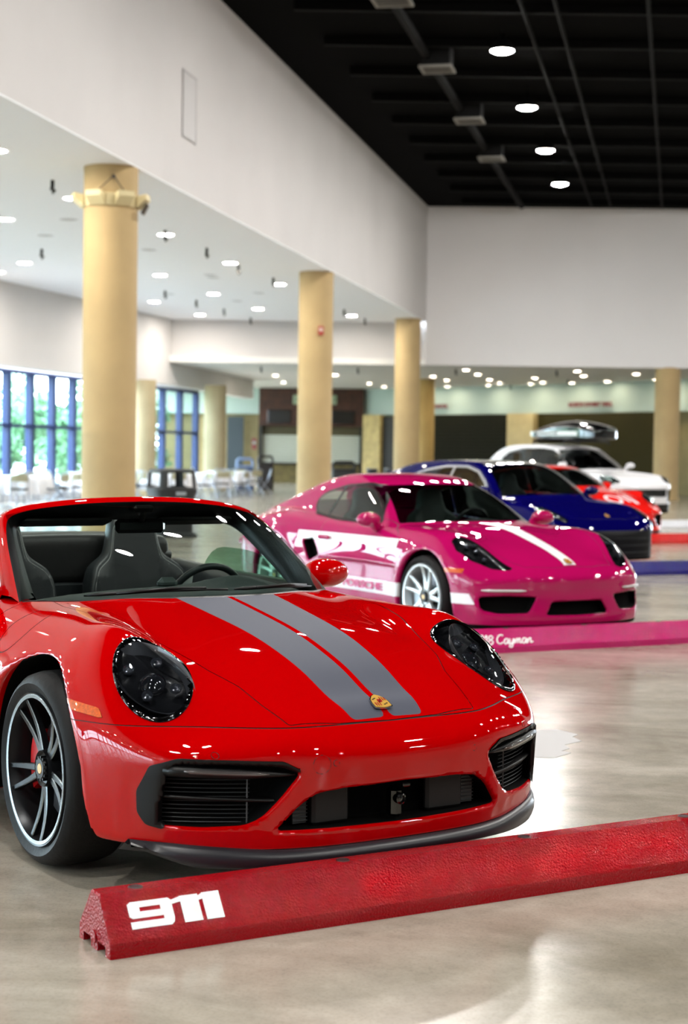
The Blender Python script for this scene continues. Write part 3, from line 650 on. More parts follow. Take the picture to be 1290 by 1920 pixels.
# ---------- the red convertible: lower body field (x forward from the front axle, y left, z up) ----------
HY=[0,.2,.4,.55,.68,.80,.92]
HT=table([-3.6,-3.3,-2.9,-2.3,-1.7,-1.1,-.8,-.5,-.25,0,.28,.45,.6,.72,.79,.858,.95],HY,
 [[.66,.66,.65,.64,.62,.58,.50],[.80,.80,.79,.77,.74,.69,.60],[.90,.90,.885,.87,.85,.81,.72],[.97,.965,.95,.925,.90,.875,.81],
  [.96,.955,.94,.91,.88,.85,.77],[.945,.94,.92,.885,.868,.832,.75],[.935,.93,.905,.875,.86,.82,.735],
  [.912,.907,.89,.862,.850,.80,.69],[.881,.876,.858,.845,.845,.79,.68],[.842,.837,.820,.819,.842,.785,.67],
  [.79,.786,.768,.767,.808,.752,.63],[.743,.739,.720,.708,.698,.650,.53],[.69,.683,.663,.635,.590,.53,.45],
  [.637,.630,.612,.567,.510,.460,.40],[.609,.603,.580,.53,.48,.43,.37],[.563,.560,.542,.49,.435,.39,.34],[.49,.488,.475,.43,.38,.34,.30]])
HF=curve((0,.95),(.2,.942),(.37,.915),(.5,.865),(.6,.812),(.7,.744),(.78,.668),(.84,.578),(.92,.41))
HS=curve((-3.6,.70),(-3.3,.80),(-2.9,.885),(-2.45,.925),(-1.9,.915),(-1.3,.885),(-.7,.890),(-.35,.918),(0,.928),(.3,.918),(.45,.892),(.6,.835),(.75,.745),(.9,.6))
HSz=curve((.1,-.03),(.3,-.005),(.55,0),(.7,-.012),(.85,-.05),(1.0,-.10))
HG=curve((.08,-.05),(.16,-.036),(.24,-.024),(.38,-.012),(.5,0),(.6,.0),(.8,-.02))
IO=roundpoly([(-.752,.262),(-.745,.435),(-.716,.462),(-.588,.465),(-.43,.458),(-.368,.432),(-.425,.351),(-.480,.288),(-.525,.265),(-.645,.258)],.022)
IM=roundpoly([(-.440,.245),(-.372,.325),(-.315,.362),(-.235,.370),(0,.376),(.235,.370),(.315,.362),(.372,.325),(.440,.245),(0,.240)],.02)
def hero_depth(x,y,z): return HF(np.abs(y))+HG(z)-x
def hero_d(x,y,z,cut=True):
    ay=np.abs(y)
    top=z-HT(x,ay)
    side=ay-HS(x)-HSz(z)-.010*np.exp(-((np.hypot(x,z-.335)-.43)/.03)**2)*(x<1)
    front=(x-HF(ay)-HG(z))*.92
    rear=(-3.50-x)+.19*ay**2+np.maximum(.45-z,0)*.15
    d=smax(top,side,.10)
    d=smax(d,front,.07)
    d=smax(d,rear,.14)
    d=smax(d,.122+.062*np.clip((ay-.58)/.15,0,1)**2*(3-2*np.clip((ay-.58)/.15,0,1))-z,.05)
    if cut:
        if x.ndim==3:
            io=sdpoly(-ay,z,IO);im=sdpoly(-ay,z,IM);dep=hero_depth(x,y,z)
            d=smax(d,-smax(io,dep-.10,.02),.016);d=smax(d,-smax(im,dep-.13,.02),.016)
        else:
            i=x>.45
            if i.any():
                a=-ay[i];zz=z[i];dep=hero_depth(x[i],y[i],zz);e=d[i]
                e=smax(e,-smax(sdpoly(a,zz,IO),dep-.10,.02),.016);d[i]=smax(e,-smax(sdpoly(a,zz,IM),dep-.13,.02),.016)
    for cx,R in((0,.392),(-2.45,.395)):
        r=np.hypot(x-cx,np.maximum(z-.335,0))-R-np.maximum(.335-z,0)*.28
        r=np.where(z<.335,np.abs(x-cx)-R-(.335-z)*.28,r)
        d=smax(d,-smax(r,.60-ay,.03),.035)
    return d
LC=np.array([.444,.671,.701]);LA=np.array([-.167,.025,.111]);LB=np.array([-.025,.123,-.027])
def lamp_frame(c=LC,a=LA,b=LB):
    n=np.cross(a,b);n/=np.linalg.norm(n)
    if n[2]<0:n=-n
    return n
LN=lamp_frame()
def lampf(V,c=LC,a=LA,b=LB,n=LN):
    P=V*[1,1,1];P=np.stack([V[:,0],np.abs(V[:,1]),V[:,2]],1)-c
    u=P@a/(a@a);v=P@b/(b@b);w=np.abs(P@n)
    return np.maximum((np.hypot(u,v)-1)*.13,w-.2)
# ================= red convertible =================
def P2(V,i,j): return V[:,i],V[:,j]
def poly_xz(poly,near=.5,r=.02):
    pl=roundpoly(poly,r)
    return lambda V,N:np.maximum(sdpoly(V[:,0],V[:,2],pl),near-np.abs(V[:,1]))
def poly_xy(poly,r=.02,zmin=.3):
    pl=roundpoly(poly,r)
    return lambda V,N:np.maximum(sdpoly(V[:,0],np.abs(V[:,1]),pl),zmin-V[:,2])
def both(name,s,mask,m,parent,off=0,**k):
    out=[]
    c,_=s.cen()
    for sg in(-1,1):
        o=surfpart(name,s,mask&(c[:,1]*sg>0),m,parent,off)
        if o is not None: out.append(o)
    return out
def lamp_unit(s,mask,parent,c,a,b,n,rim_m,bowl_m,proj=True,rimw=.07,depth=.05):
    """round lamp: rim, hollow bowl with four small lenses, clear cover"""
    cc,_=s.cen()
    for sg in(-1,1):
        m=mask&(cc[:,1]*sg>0)
        V,F,N=s.part(m)
        P=np.stack([V[:,0],np.abs(V[:,1]),V[:,2]],1)-c;e=np.hypot(P@a/(a@a),P@b/(b@b))
        nn=n*[1,sg,1]
        fe=e[F].mean(1)
        h=empty('headlight');h.parent=parent
        Vr=V+N*(.003+.006*np.clip(1-((e-.955)/.05)**2,0,1))[:,None]
        mesh('lamp_rim',Vr,F[fe>.90],rim_m,h,N=None,smooth=True)
        Vb=V-nn*(depth*np.sqrt(np.clip(1-e**2,0,1)))[:,None]-nn*.004
        mesh('lamp_bowl',Vb,F[fe<=.97],bowl_m,h,smooth=True)
        Vc=V+nn*(.016*np.clip(1-e**2,0,1))[:,None]+N*.004
        mesh('lamp_cover',Vc,F[fe<=.97],M_lens,h,smooth=True)
        # ring light inside the rim
        la,lb=np.linalg.norm(a),np.linalg.norm(b)
        C=c*[1,sg,1];A=a*[1,sg,1];B=b*[1,sg,1]
        R=MB();T_=np.linspace(0,2*math.pi,65);R.grid([[C+(A*math.cos(t)+B*math.sin(t))*r-nn*dd for t in T_] for r,dd in((.90,.004),(.84,.014),(.74,.030),(.72,.036))])
        R.build('lamp_ring',mat('ring_grey',(84,86,92),.3,.0,coat=.5),h,smooth=True)
        for u,v in((.36,.38),(.36,-.38),(-.30,.38),(-.30,-.38)):
            L=MB();q=C+A*u+B*v-nn*.034
            bx=A/la;by=np.cross(nn,bx)
            prof=[(.018,.006),(.019,.020),(.013,.018),(.010,.024),(0,.027)]
            V2=[];nk=16
            for r,z in prof:
                for j in range(nk):
                    t=2*math.pi*j/nk;V2.append(q+bx*r*math.cos(t)+by*r*math.sin(t)+nn*z)
            L.add(V2,[(i*nk+j,i*nk+(j+1)%nk,(i+1)*nk+(j+1)%nk,(i+1)*nk+j) for i in range(len(prof)-1) for j in range(nk)])
            L.build('led_module',mat('led_lens',(70,74,84),.1,.5,coat=1),h,smooth=True)
        if proj:
            q=C-nn*.05;bx=A/la;by=np.cross(nn,bx);K=MB();V2=[];nk=24;prof=[(.040,.0),(.044,.018),(.036,.022),(.024,.034),(0,.040)]
            for r,z in prof:
                for j in range(nk):
                    t=2*math.pi*j/nk;V2.append(q+bx*r*math.cos(t)+by*r*math.sin(t)+nn*z)
            K.add(V2,[(i*nk+j,i*nk+(j+1)%nk,(i+1)*nk+(j+1)%nk,(i+1)*nk+j) for i in range(len(prof)-1) for j in range(nk)])
            K.build('projector_lens',mat('projector_dark',(40,42,48),.08,.3,coat=1),h,smooth=True)
M_red=paint('red_paint',(180,0,2),rough=.6); M_stripe=mat('satin_grey_vinyl',(76,79,92),.6,.0,spec=.2,coat=.0,croug=.3)
M_bowl=mat('lamp_bowl_dark',(24,25,29),.25,.1,coat=.6); M_amber=mat('amber_lens',(205,84,4),.3,coat=.6,noise=(120,.3))
CX,CYY,TH=-.29942,6.05417,.57198
def place(o,cx,cy,th): o.location=(cx,cy,0); o.rotation_euler=(0,0,th-math.pi/2)
car=empty('convertible_car'); place(car,CX,CYY,TH)
tag(car,'red open-top sports car with two grey hood stripes, nearest car on the left','car')
GAP=.0035
def gapped(s,fn):
    """returns masks after cutting along fn and along a thin line just inside it"""
    s.split(fn);s.split(lambda V,N:fn(V,N)+GAP)
def masks(s,fn):
    C,N=s.cen();g=fn(C,N);return g<-GAP,(g<0)&(g>=-GAP)
hs=make_surf(hero_d,(-3.62,-1.01,.08),(1.0,1.01,1.03),.0145)
hood_f=poly_xy([(.858,0),(.850,.2),(.823,.372),(.70,.404),(.58,.425),(.46,.475),(.288,.515),(.10,.565),(-.10,.60),(-.42,.625),(-.60,.60),(-.30,0.25),(-.262,0),(-.262,-.1),(.858,-.1)],.012)
stripe_pl=roundpoly([(-.5,.012),(.842,.012),(.842,.140),(.75,.155),(.58,.165),(.38,.178),(.11,.192),(-.27,.213),(-.5,.225)],.02)
def stripe_f(V,N): return np.maximum(sdpoly(V[:,0],np.abs(V[:,1]),stripe_pl),.4-V[:,2])
def cowl_x(ay): return -.268-.40*(ay/.70)**2.1
def open_f(V,N):
    ay=np.abs(V[:,1]);return np.maximum.reduce([V[:,0]-cowl_x(ay),ay-.655-.0*V[:,0],-2.02-V[:,0]+.1*ay**2,.6-V[:,2]])
def bump_f(V,N): return np.maximum(V[:,2]-.5655,.20-V[:,0]-.0*V[:,2])
door_f=poly_xz([(-.62,.80),(-.60,.60),(-.60,.30),(-.66,.20),(-1.60,.20),(-1.86,.42),(-1.90,.62),(-1.84,.90),(-.66,.98)],.5,.06)
amber_f=poly_xz([(.285,.626),(.432,.608),(.466,.578),(.325,.594)],.6,.012)
def blade_f(V,N):
    return np.maximum(sdpoly(-np.abs(V[:,1]),V[:,2],blade_pl),.5-V[:,0])
blade_pl=roundpoly([(-.785,.262),(-.803,.30),(-.806,.37),(-.782,.452),(-.716,.478),(-.588,.477),(-.43,.472),(-.37,.44),(-.44,.43),(-.60,.43),(-.728,.43),(-.742,.25)],.01)
def well_f(V,N):
    ay=np.abs(V[:,1]);o=None
    for cx in(0,-2.45):
        x,z=V[:,0]-cx,V[:,2];r=np.where(z<.335,np.abs(x)-.398-(.335-z)*.28,np.hypot(x,z-.335)-.398)
        r=np.maximum(r,ay-(HS(V[:,0])+HSz(z)-.030));o=r if o is None else np.minimum(o,r)
    return o
def pock_f(V,N):
    a=-np.abs(V[:,1]);g=np.minimum(sdpoly(a,V[:,2],IO),sdpoly(a,V[:,2],IM))-.02
    return np.maximum(np.maximum(g,.016-hero_depth(*V.T)),.4-V[:,0])
tail_f=lambda V,N:np.maximum(np.abs(V[:,2]-.70)-.03,V[:,0]+3.25)
gapped(hs,hood_f);hs.split(stripe_f);hs.split(open_f);hs.split(lampf and (lambda V,N:lampf(V)));hs.split(bump_f);hs.split(lambda V,N:bump_f(V,N)+.003)
gapped(hs,door_f);hs.split(amber_f);hs.split(blade_f);hs.split(well_f);hs.split(pock_f);hs.split(tail_f);hs.split(lambda V,N:V[:,2]-np.where(V[:,0]>.2,.188,.175))
fuel=lambda V,N:np.where(V[:,1]<-.71,np.hypot(V[:,0]+.375,(V[:,2]-.785)*1.0-.0*V[:,0])-.085,1.)
gapped(hs,fuel)
C_,N_=hs.cen()
opn=open_f(C_,N_)<0;hood,hgap=masks(hs,hood_f);strp=(stripe_f(C_,N_)<0)&hood;lmp=lampf(C_)<0
bum=bump_f(C_,N_);door,dgap=masks(hs,door_f);amb=amber_f(C_,N_)<0;bld=blade_f(C_,N_)<0;wel=well_f(C_,N_)<0;pok=pock_f(C_,N_)<0
tl=tail_f(C_,N_)<0;_,fgap=masks(hs,fuel)
under=(C_[:,2]<np.where(C_[:,0]>.2,.188,.175))
rest=~opn&~lmp&~amb&~wel&~pok&~under
gapm=(hgap|dgap|fgap|((bum<0)&(bum>-.003)&~hood))&rest&~bld&~strp
rest&=~gapm
hoodo=surfpart('hood',hs,rest&hood&~strp,M_red,car);
so=surfpart('racing_stripe',hs,rest&strp,M_stripe,hoodo); so['label']='satin grey twin stripe'
bo=surfpart('front_bumper',hs,rest&~hood&(bum<0)&~bld,M_red,car)
for o in both('bumper_blade',hs,rest&bld&~pok,M_blk,bo,.006): o['label']='black plastic intake surround'
both('door',hs,rest&door&(bum>=0),M_red,car)
surfpart('tail_light',hs,rest&tl,mat('tail_red',(120,0,5),.15,coat=1),car)
surfpart('body_shell',hs,rest&~hood&(bum>=0)&~door&~bld&~tl,M_red,car)
surfpart('shut_line',hs,gapm,M_gap,car,-.002)
surfpart('intake_duct',hs,pok&~opn,M_void,bo)
surfpart('underbody',hs,(under|wel)&~opn&~pok,M_void,car)
for o in both('side_marker',hs,amb&~lmp,M_amber,car,.003): o['label']='amber side marker lens'
lamp_unit(hs,lmp,car,LC,LA,LB,LN,M_gloss,M_bowl)
# sensors and tow cover rings on the bumper
def hit_front(f,y,z,x0=1.1):
    xs=np.linspace(x0,.2,400);g=f(xs,np.full(400,y),np.full(400,z));i=np.argmax(g<0);return xs[i]
for y,z,r in((-.308,.456,.030),(-.259,.458,.010),(.297,.458,.010),(-.62,.49,.010),(.62,.49,.010)):
    R=MB();pts=[]
    for t in np.linspace(0,2*math.pi,25)[:-1]:
        yy,zz=y+r*math.cos(t),z+r*math.sin(t);pts.append((hit_front(lambda a,b,c:hero_d(a,b,c,False),yy,zz)+.0005,yy,zz))
    R.tube(pts,.0011,4,closed=True);R.build('tow_cover_ring' if r>.02 else 'sensor_ring',M_gap,bo)
# intake interiors: radiator slats, light bar, middle vane
M_fin=mat('radiator_fin',(70,72,74),.45,.5)
for sg in(-1,1):
    S=MB()
    for z in np.linspace(.268,.405,11):
        P=[(HF(abs(y))+HG(z)-.055-.02*0,sg*y,z) for y in np.linspace(.50,.745,9)]
        S.tube(P,.0016,4)
    S.tube([(HF(.515)-.05,sg*.515,.262),(HF(.515)-.05,sg*.515,.41)],.003,4)
    S.build('radiator_slats',M_fin,bo)
    B=MB()
    P=[(float(HF(y)+HG(.43))-.018,sg*y,.438-.012*((.74-y)/.35)) for y in np.linspace(.745,.385,12)]
    B.tube(P,[.020]*3+[.019]*4+[.016,.013,.010,.007,.003],8)
    B.build('light_bar',M_blk,bo,smooth=True)
    K=MB();P=[(float(HF(y)+HG(.43))-.001,sg*y,.440-.012*((.74-y)/.35)) for y in np.linspace(.72,.47,8)]
    K.tube(P,[.003]+[.008]*6+[.002],8);K.build('light_strip',mat('light_strip_lens',(90,84,84),.1,.3,coat=1),bo,smooth=True)
    B=MB();Y=np.linspace(.745,.44,12)
    P=np.array([[(float(HF(y)+HG(.345))-d,sg*y,.352+dz-.012*((.74-y)/.3)) for d,dz in((.10,.0),(.03,.006),(.022-.0*y,.0),(.03,-.006),(.10,-.004))] for y in Y])
    B.grid(P);B.build('intake_vane',M_blk,bo,smooth=True)
for y0,y1 in((-.36,-.31),(.31,.36)):
    G=MB();G.box((.828,(y0+y1)/2,.303),(.008,.05,.10))
    for z in np.linspace(.262,.345,8): G.tube([(.835,y0,z),(.84,y1,z)],.0015,4)
    G.build('grille_slats',M_fin,bo)
for y0,y1 in((-.30,-.16),(.15,.30)):
    G=MB();G.box((.845,(y0+y1)/2,.31),(.03,y1-y0,.13),bev=.01);G.build('cooler_flap',mat('flap_black',(13,13,14),.6),bo)
G=MB();G.box((.885,0,.300),(.05,.045,.10),bev=.012);G.lathe([(.019,0),(.019,.03),(.013,.034),(.011,.028),(0,.030)],20,axis=0,c=(.895,0,.315));G.box((.93,.012,.362),(.02,.03,.012),bev=.003)
G.build('radar_sensor',M_gloss,bo,smooth=False)
# chin spoiler: a swept lip following the nose in plan
Y=np.concatenate([np.linspace(0,.70,22),[.74,.775,.80,.82]])
rows=[]
for y in np.concatenate([-Y[::-1],Y[1:]]):
    ay=abs(y);xf=float(HF(ay));fade=min(1,(.83-ay)/.10);lf=.022*np.clip((ay-.45)/.3,0,1)
    zb=.138-.012*math.exp(-((ay-.55)/.18)**2)+.052*float(np.clip((ay-.66)/.16,0,1))**1.3;rows.append([(xf-.10,y,.16),(xf-.030,y,.186+lf),(xf-.020,y,.186+lf),(xf-.012+.01*fade,y,.170+lf*.6),(xf-.012+.014*fade,y,zb+.012),(xf-.03,y,zb),(xf-.12,y,zb+.004)])
G=MB();G.grid(rows);lipo=G.build('chin_spoiler',mat('spoiler_satin',(32,32,38),.36,coat=.15,croug=.3),car,smooth=True)
# crest
def crest(parent,f,x,y,size,tilt,name='hood_badge'):
    b=empty(name);b.parent=parent
    zs=float(f);M=Matrix.Translation((x,y,zs))@Matrix.Rotation(tilt,4,'Y')@Matrix.Rotation(-math.pi/2,4,'Z')@Matrix.Scale(size,4)
    sh=[(-.5,.48),(-.25,.56),(0,.60),(.25,.56),(.5,.48),(.50,.1),(.42,-.25),(.22,-.50),(0,-.62),(-.22,-.50),(-.42,-.25),(-.50,.1)]
    G=MB();G.prism([(a*1.12,c*1.1) for a,c in sh],0,.06,M=M);G.build('badge_rim',M_chrome,b)
    G=MB();G.prism(sh,.05,.09,M=M);G.build('badge_shield',M_gold,b)
    G=MB()
    for k in range(3):
        G.prism([(.08+.13*k,.12+.0*k),(.14+.13*k,.12),(.14+.13*k,.44),(.08+.13*k,.44)],.085,.10,M=M)
        G.prism([(-.42+.13*k,-.28+.0),(-.36+.13*k,-.28-.04*k),(-.36+.13*k,.0),(-.42+.13*k,.0)],.085,.10,M=M)
    G.prism([(-.12,-.14),(.12,-.14),(.14,.10),(0,.16),(-.14,.10)],.085,.105,M=M)
    G.build('badge_stripes',mat('badge_red',(150,10,15),.3),b)
    G=MB()
    for q in((-.38,.22),(-.22,.30),(.12,-.30),(.26,-.22)): G.prism([(q[0],q[1]),(q[0]+.14,q[1]+.03),(q[0]+.12,q[1]+.10),(q[0]+.02,q[1]+.08)],.085,.10,M=M)
    G.tube([M@Vector(v) for v in((-.05,-.08,.11),(.0,.0,.11),(.05,.08,.11),(.02,.11,.11))],.02*size,5)
    G.build('badge_marks',M_blk,b)
    return b
crest(car,float(HT(np.array(.786),np.array(0.)))+.0035,.786,0,.062,.44)
# wheels
M_rimd=mat('rim_satin_black',(30,32,35),.34,.5); M_edge=mat('rim_edge_silver',(150,160,166),.25,.9)
for x,wd in((0,.245),(-2.45,.30)):
    for sg in(-1,1):
        make_wheel(car,x,sg*(.905-wd/2),sg,M_rimd,M_edge,R=.338,rim=.262,pairs=5,phase=-34 if sg<0 else 30,spread=9.5,wd=wd,spw=.0125)
# ---- windscreen frame ----
B=np.array([(-.666,.701,.850),(-.800,.673,.948),(-.950,.640,1.055),(-1.040,.612,1.118),(-1.098,.575,1.160),(-1.108,.50,1.186),(-1.085,.40,1.203),(-1.050,.22,1.220),(-1.035,.0,1.226)])
D=np.array([(-.780,.592,.858),(-.900,.575,.935),(-1.05,.548,1.030),(-1.150,.525,1.090),(-1.210,.490,1.118),(-1.215,.43,1.128),(-1.19,.33,1.136),(-1.165,.18,1.142),(-1.155,.0,1.143)])
Cc=np.array([(-.800,.722,.870),(-.900,.694,.950),(-1.030,.660,1.050),(-1.110,.630,1.120),(-1.160,.590,1.172),(-1.170,.505,1.204),(-1.145,.40,1.222),(-1.105,.22,1.240),(-1.090,.0,1.246)])
def dens(P,n=6):
    t=np.arange(len(P));return basis(t,np.linspace(0,len(P)-1,(len(P)-1)*n+1))@P
def sym(P): P=dens(P);return np.concatenate([P,P[::-1][1:]*[1,-1,1]])
B_,D_,C2=sym(B),sym(D),sym(Cc)
G=MB();mid=(B_*.55+C2*.45)+np.where(np.arange(3)==2,.006,0)*1.0
G.grid(np.stack([B_,B_+(C2-B_)*.15+[0,0,.004],mid+[0,0,.004],C2-[0,0,.0],C2-[.03,0,.03]],1));fr=G.build('windshield_frame',M_red,car,smooth=True)
G=MB();bulge=(B_+D_)/2+[.012,0,.004];G.grid(np.stack([B_,B_*.85+D_*.15+[.004,0,0],bulge,D_,D_-[.02,0,-.01],C2-[.03,0,.03]],1));G.build('pillar_trim',mat('pillar_black',(20,22,22),.5),fr,smooth=True)
n=25;S=np.linspace(-1,1,n);rows=[]
for t in np.linspace(0,1,13):
    r=[]
    for q in S:
        a=abs(q);b0=np.array([-.285-.385*a**2.1,.69*q,.888-.038*a**2])
        h0=np.array([-1.045-.075*a**3,.585*q,1.215-.045*a**4]);p=b0*(1-t)+h0*t;p[0]+=.035*math.sin(math.pi*t);p[2]+=.02*math.sin(math.pi*t);r.append(p)
    rows.append(r)
G=MB();G.grid(rows);G.build('windshield',M_wind,car,smooth=True)
# cowl strip and wipers
rows=[]
for q in np.linspace(-1,1,31):
    a=abs(q);x=-.262-.40*a**2.1;zt=float(HT(np.array(x),np.array(.69*a)))
    rows.append([(x+.012,.69*q,zt-.004),(x-.004,.69*q,zt+.003),(x-.04,.685*q,zt+.001),(x-.09,.675*q,zt-.02)])
G=MB();G.grid(rows);G.build('cowl_panel',M_blk,car,smooth=True)
for y0,y1,l in((.05,.60,1),(-.50,.02,1)):
    G=MB();P=[]
    for t in np.linspace(0,1,12):
        y=y0+(y1-y0)*t;a=abs(y)/.69;P.append((-.300-.39*a**2.1-.012,y,.905-.042*a**2+.006*math.sin(t*3.1)))
    G.tube(P,[.004]+[.008]*3+[.007]*5+[.005]*3,6);G.tube([np.array(P[2])+[.02,0,.002],np.array(P[6])+[.008,0,.008],np.array(P[9])+[.0,0,.006]],.006,6)
    G.build('wiper',M_blk,car,smooth=True)
# ---- mirrors ----
def mirror(parent,x,y,z,m,sg,sc=1.0):
    f=lambda X,Y,Z:smin(smax(np.sqrt(((X-(.02))/.085)**2+((Y)/.105)**2+((Z)/.062)**2)-1,(-X-.035)/.08,.15)*.06, np.sqrt((X/.03)**2+((Y+.09)/.05)**2+((Z+.055)/.045)**2)*.03-.03,.03)
    f2=lambda X,Y,Z:f(X/sc,Y*sg/sc,Z/sc)
    r=.19*sc
    o=sdfpart('side_mirror',f2,(-.14*sc,-r,-.13*sc),(.14*sc,r,.09*sc),.011*sc,m,parent,loc=(x,y,z))
    G=MB();G.tube([(0,-.10*sg*sc,-.05*sc),(.02*sc,-.16*sg*sc,-.085*sc)],[.03*sc,.022*sc],8);G.build('mirror_stalk',m,o,smooth=True)
    return o
for sg in(-1,1): mirror(car,-.93,sg*.845,.905,M_red,sg,1.05)
# ---- cockpit ----
M_cab=mat('cabin_black',(20,22,23),.6)
Mt=MB()
rim_pts=[]
for y in np.linspace(-.655,.655,33): rim_pts.append((float(cowl_x(abs(y))),y))
for x in np.linspace(-.65,-1.99,20)[1:]: rim_pts.append((x,.655))
for y in np.linspace(.655,-.655,15)[1:-1]: rim_pts.append((-2.01+.1*y*y,y))
for x in np.linspace(-1.99,-.65,20)[:-1]: rim_pts.append((x,-.655))
rim=np.array(rim_pts);zt=HT(rim[:,0],np.abs(rim[:,1]))
rows=[np.c_[rim,zt-.001],np.c_[rim*[1,.97]+[0,0],zt-.015],np.c_[rim*[1,.93],zt-.10],np.c_[rim*[1,.93],zt*0+.25]]
rows=[np.concatenate([r,r[:1]]) for r in rows]
Mt.grid(rows);Mt.add([(-.25,-.6,.26),(-.25,.6,.26),(-2.0,.6,.26),(-2.0,-.6,.26)],[(0,1,2,3)]);Mt.build('cockpit_tub',M_cab,car,smooth=True,ang=50)
# door top rails
for sg in(-1,1):
    G=MB();rows=[]
    for x in np.linspace(-.78,-1.98,14):
        z=float(HT(np.array(x),np.array(.66)));rows.append([(x,sg*.665,z-.002),(x,sg*.650,z+.014),(x,sg*.60,z+.012),(x,sg*.575,z-.03),(x,sg*.57,z-.30)])
    G.grid(rows);G.build('door_panel',M_leather,car,smooth=True)
# dashboard
dash=lambda x,y,z:smax(smax(smax(z-(.880+.048*np.exp(-((y-.34)/.20)**2-((x+.80)/.16)**2*1.0)-.035*(np.abs(y)/.6)**2-.05*np.clip((-.80-x)/.15,0,2)),(-1.02-x),.06),x+.36+.34*(np.abs(y)/.6)**2,.03),.58-z,.03)
sdfpart('dashboard',lambda x,y,z:smax(dash(x,y,z),np.abs(y)-.60,.04),(-1.1,-.66,.5),(-.2,.66,.95),.02,M_dash,car)
G=MB();G.box((-.80,0,.893),(.05,.09,.05),bev=.02);G.build('dash_clock',M_dash,car)
# steering wheel
sw=empty('steering_wheel',(-1.12,.345,.768));sw.parent=car;sw.rotation_euler=(0,math.radians(-68),0)
G=MB();G.tube([(.183*math.cos(t),.183*math.sin(t),0) for t in np.linspace(0,2*math.pi,49)[:-1]],.0155,10,closed=True);G.build('wheel_rim',M_leather,sw,smooth=True)
G=MB();G.lathe([(0,.02),(.05,.018),(.065,0),(.06,-.03),(0,-.04)],24);
for a in(0,90,180,270)[0:4]:
    if a==0: continue
    q=math.radians(a);G.tube([(.05*math.cos(q),.05*math.sin(q),-.01),(.18*math.cos(q),.18*math.sin(q),0)],[.02,.010],6)
G.build('wheel_hub',M_blk,sw,smooth=True)
# seats
seat_out=roundpoly([(-.075,1.13),(.075,1.13),(.115,1.10),(.135,1.00),(.150,.945),(.235,.885),(.262,.80),(.262,.62),(.235,.42),(-.235,.42),(-.262,.62),(-.262,.80),(-.235,.885),(-.150,.945),(-.135,1.00),(-.115,1.10)],.035)
def seat_back(x,y,z):
    xx=x-(-.12*(z-.42)/.7)-0.0
    o=sdpoly(y+0*z,z+0*y,seat_out)
    bol=.045*np.clip((np.abs(y)-.12)/.10,0,1)*np.clip((1.0-z)/.15,0,1)
    d=np.maximum(np.abs(xx-bol*.5)-.045-bol*.5,-1)
    return smax(d,o,.05)
M_insert=mat('seat_insert',(40,43,46),.5,bump=(300,.15))
def make_seat(parent,x,y,mm=None):
    s=empty('seat',(x,y,0));s.parent=parent
    sdfpart('seat_back',seat_back,(-.25,-.30,.38),(.15,.30,1.17),.0165,mm or M_leather,s)
    sdfpart('seat_cushion',lambda X,Y,Z:smax(smax(np.abs(Z-.46-.05*np.clip((np.abs(Y)-.16)/.08,0,1))-.07,np.abs(Y)-.26,.06),np.abs(X-.24)-.26,.06),(-.06,-.3,.36),(.54,.3,.6),.024,mm or M_leather,s)
    sdfpart('seat_insert',lambda X,Y,Z:smax(smax(np.abs(X+.01-(-.12*(Z-.42)/.7))-.052,np.abs(Y)-.125,.03),np.abs(Z-.66)-.16,.05),(-.2,-.16,.46),(.12,.16,.86),.014,M_insert if mm is None else mm,s)
    G=MB()
    for off in(.022,.034):
        P=[]
        pl=np.array(seat_out)
        cen=np.array([0,.75])
        for q in pl:
            if q[1]<.45: continue
            v=q-cen;L=np.linalg.norm(v);v=v*(L-off)/L+cen
            bol=.045*np.clip((abs(v[0])-.12)/.10,0,1)*np.clip((1.0-v[1])/.15,0,1)
            P.append((-.12*(v[1]-.42)/.7+.043+bol*.98,v[0],v[1]))
        k=int(np.argmin([p[2]+ (10 if p[1]>0 else 0) for p in P]));P=P[k:]+P[:k]
        P=[p for p in P if p[2]>.5]
        # keep the run unbroken
        P=sorted(P,key=lambda p:math.atan2(p[2]-.62,p[1]))
        G.tube(P,.0012,4)
    G.build('seat_stitching',M_stitch,s)
    return s
for y in(-.345,.345): make_seat(car,-1.78,y)
# rear bench bulkhead, upper ledge, roof cover
G=MB();G.box((-2.00,0,.70),(.06,1.20,.56),bev=.025)
for k in range(3): G.box((-1.965,0,.60+.085*k),(.03,.62,.075),bev=.012)
for sg in(-1,1): G.box((-1.96,sg*.45,.70),(.04,.20,.40),bev=.015)
G.build('rear_seat_panel',M_leather,car)
sdfpart('folded_roof_cover',lambda X,Y,Z:smax(smax(Z-1.045+.06*Y**2+.30*(np.clip(-2.15-X,0,2)),np.abs(Y)-.60+.05*np.clip(-2.1-X,0,2),.08),smax(np.abs(X+2.28)-.33,.80-Z,.05),.09),(-2.75,-.7,.75),(-1.85,.7,1.1),.02,mat('soft_cover_black',(16,16,17),.45),car)
G=MB();G.tube([(-1.975,y,.955-.03*(y/.6)**2) for y in np.linspace(-.6,.6,13)],.024,8);G.build('ledge_roll',M_leather,car,smooth=True)
# interior mirror
im=empty('interior_mirror',(-1.045,.0,1.150));im.parent=car
G=MB();G.box((-.02,-.0,-.03),(.035,.235,.062),bev=.022);G.build('mirror_body',M_gloss,im)
G=MB();G.tube([(.0,0,-.01),(.0,0,.045)],[.012,.022],8);G.box((-.01,.0,.045),(.08,.10,.03),bev=.012);G.build('mirror_mount',M_blk,im,smooth=False)
for sg,w_ in((-1,.40),(1,.36)):
    G=MB();G.box((-1.165,sg*.30,1.135),(.10,w_,.018),bev=.008,R=Matrix.Rotation(-.25,3,'Y'));G.build('sun_visor',mat('visor_black',(16,17,17),.7),car)
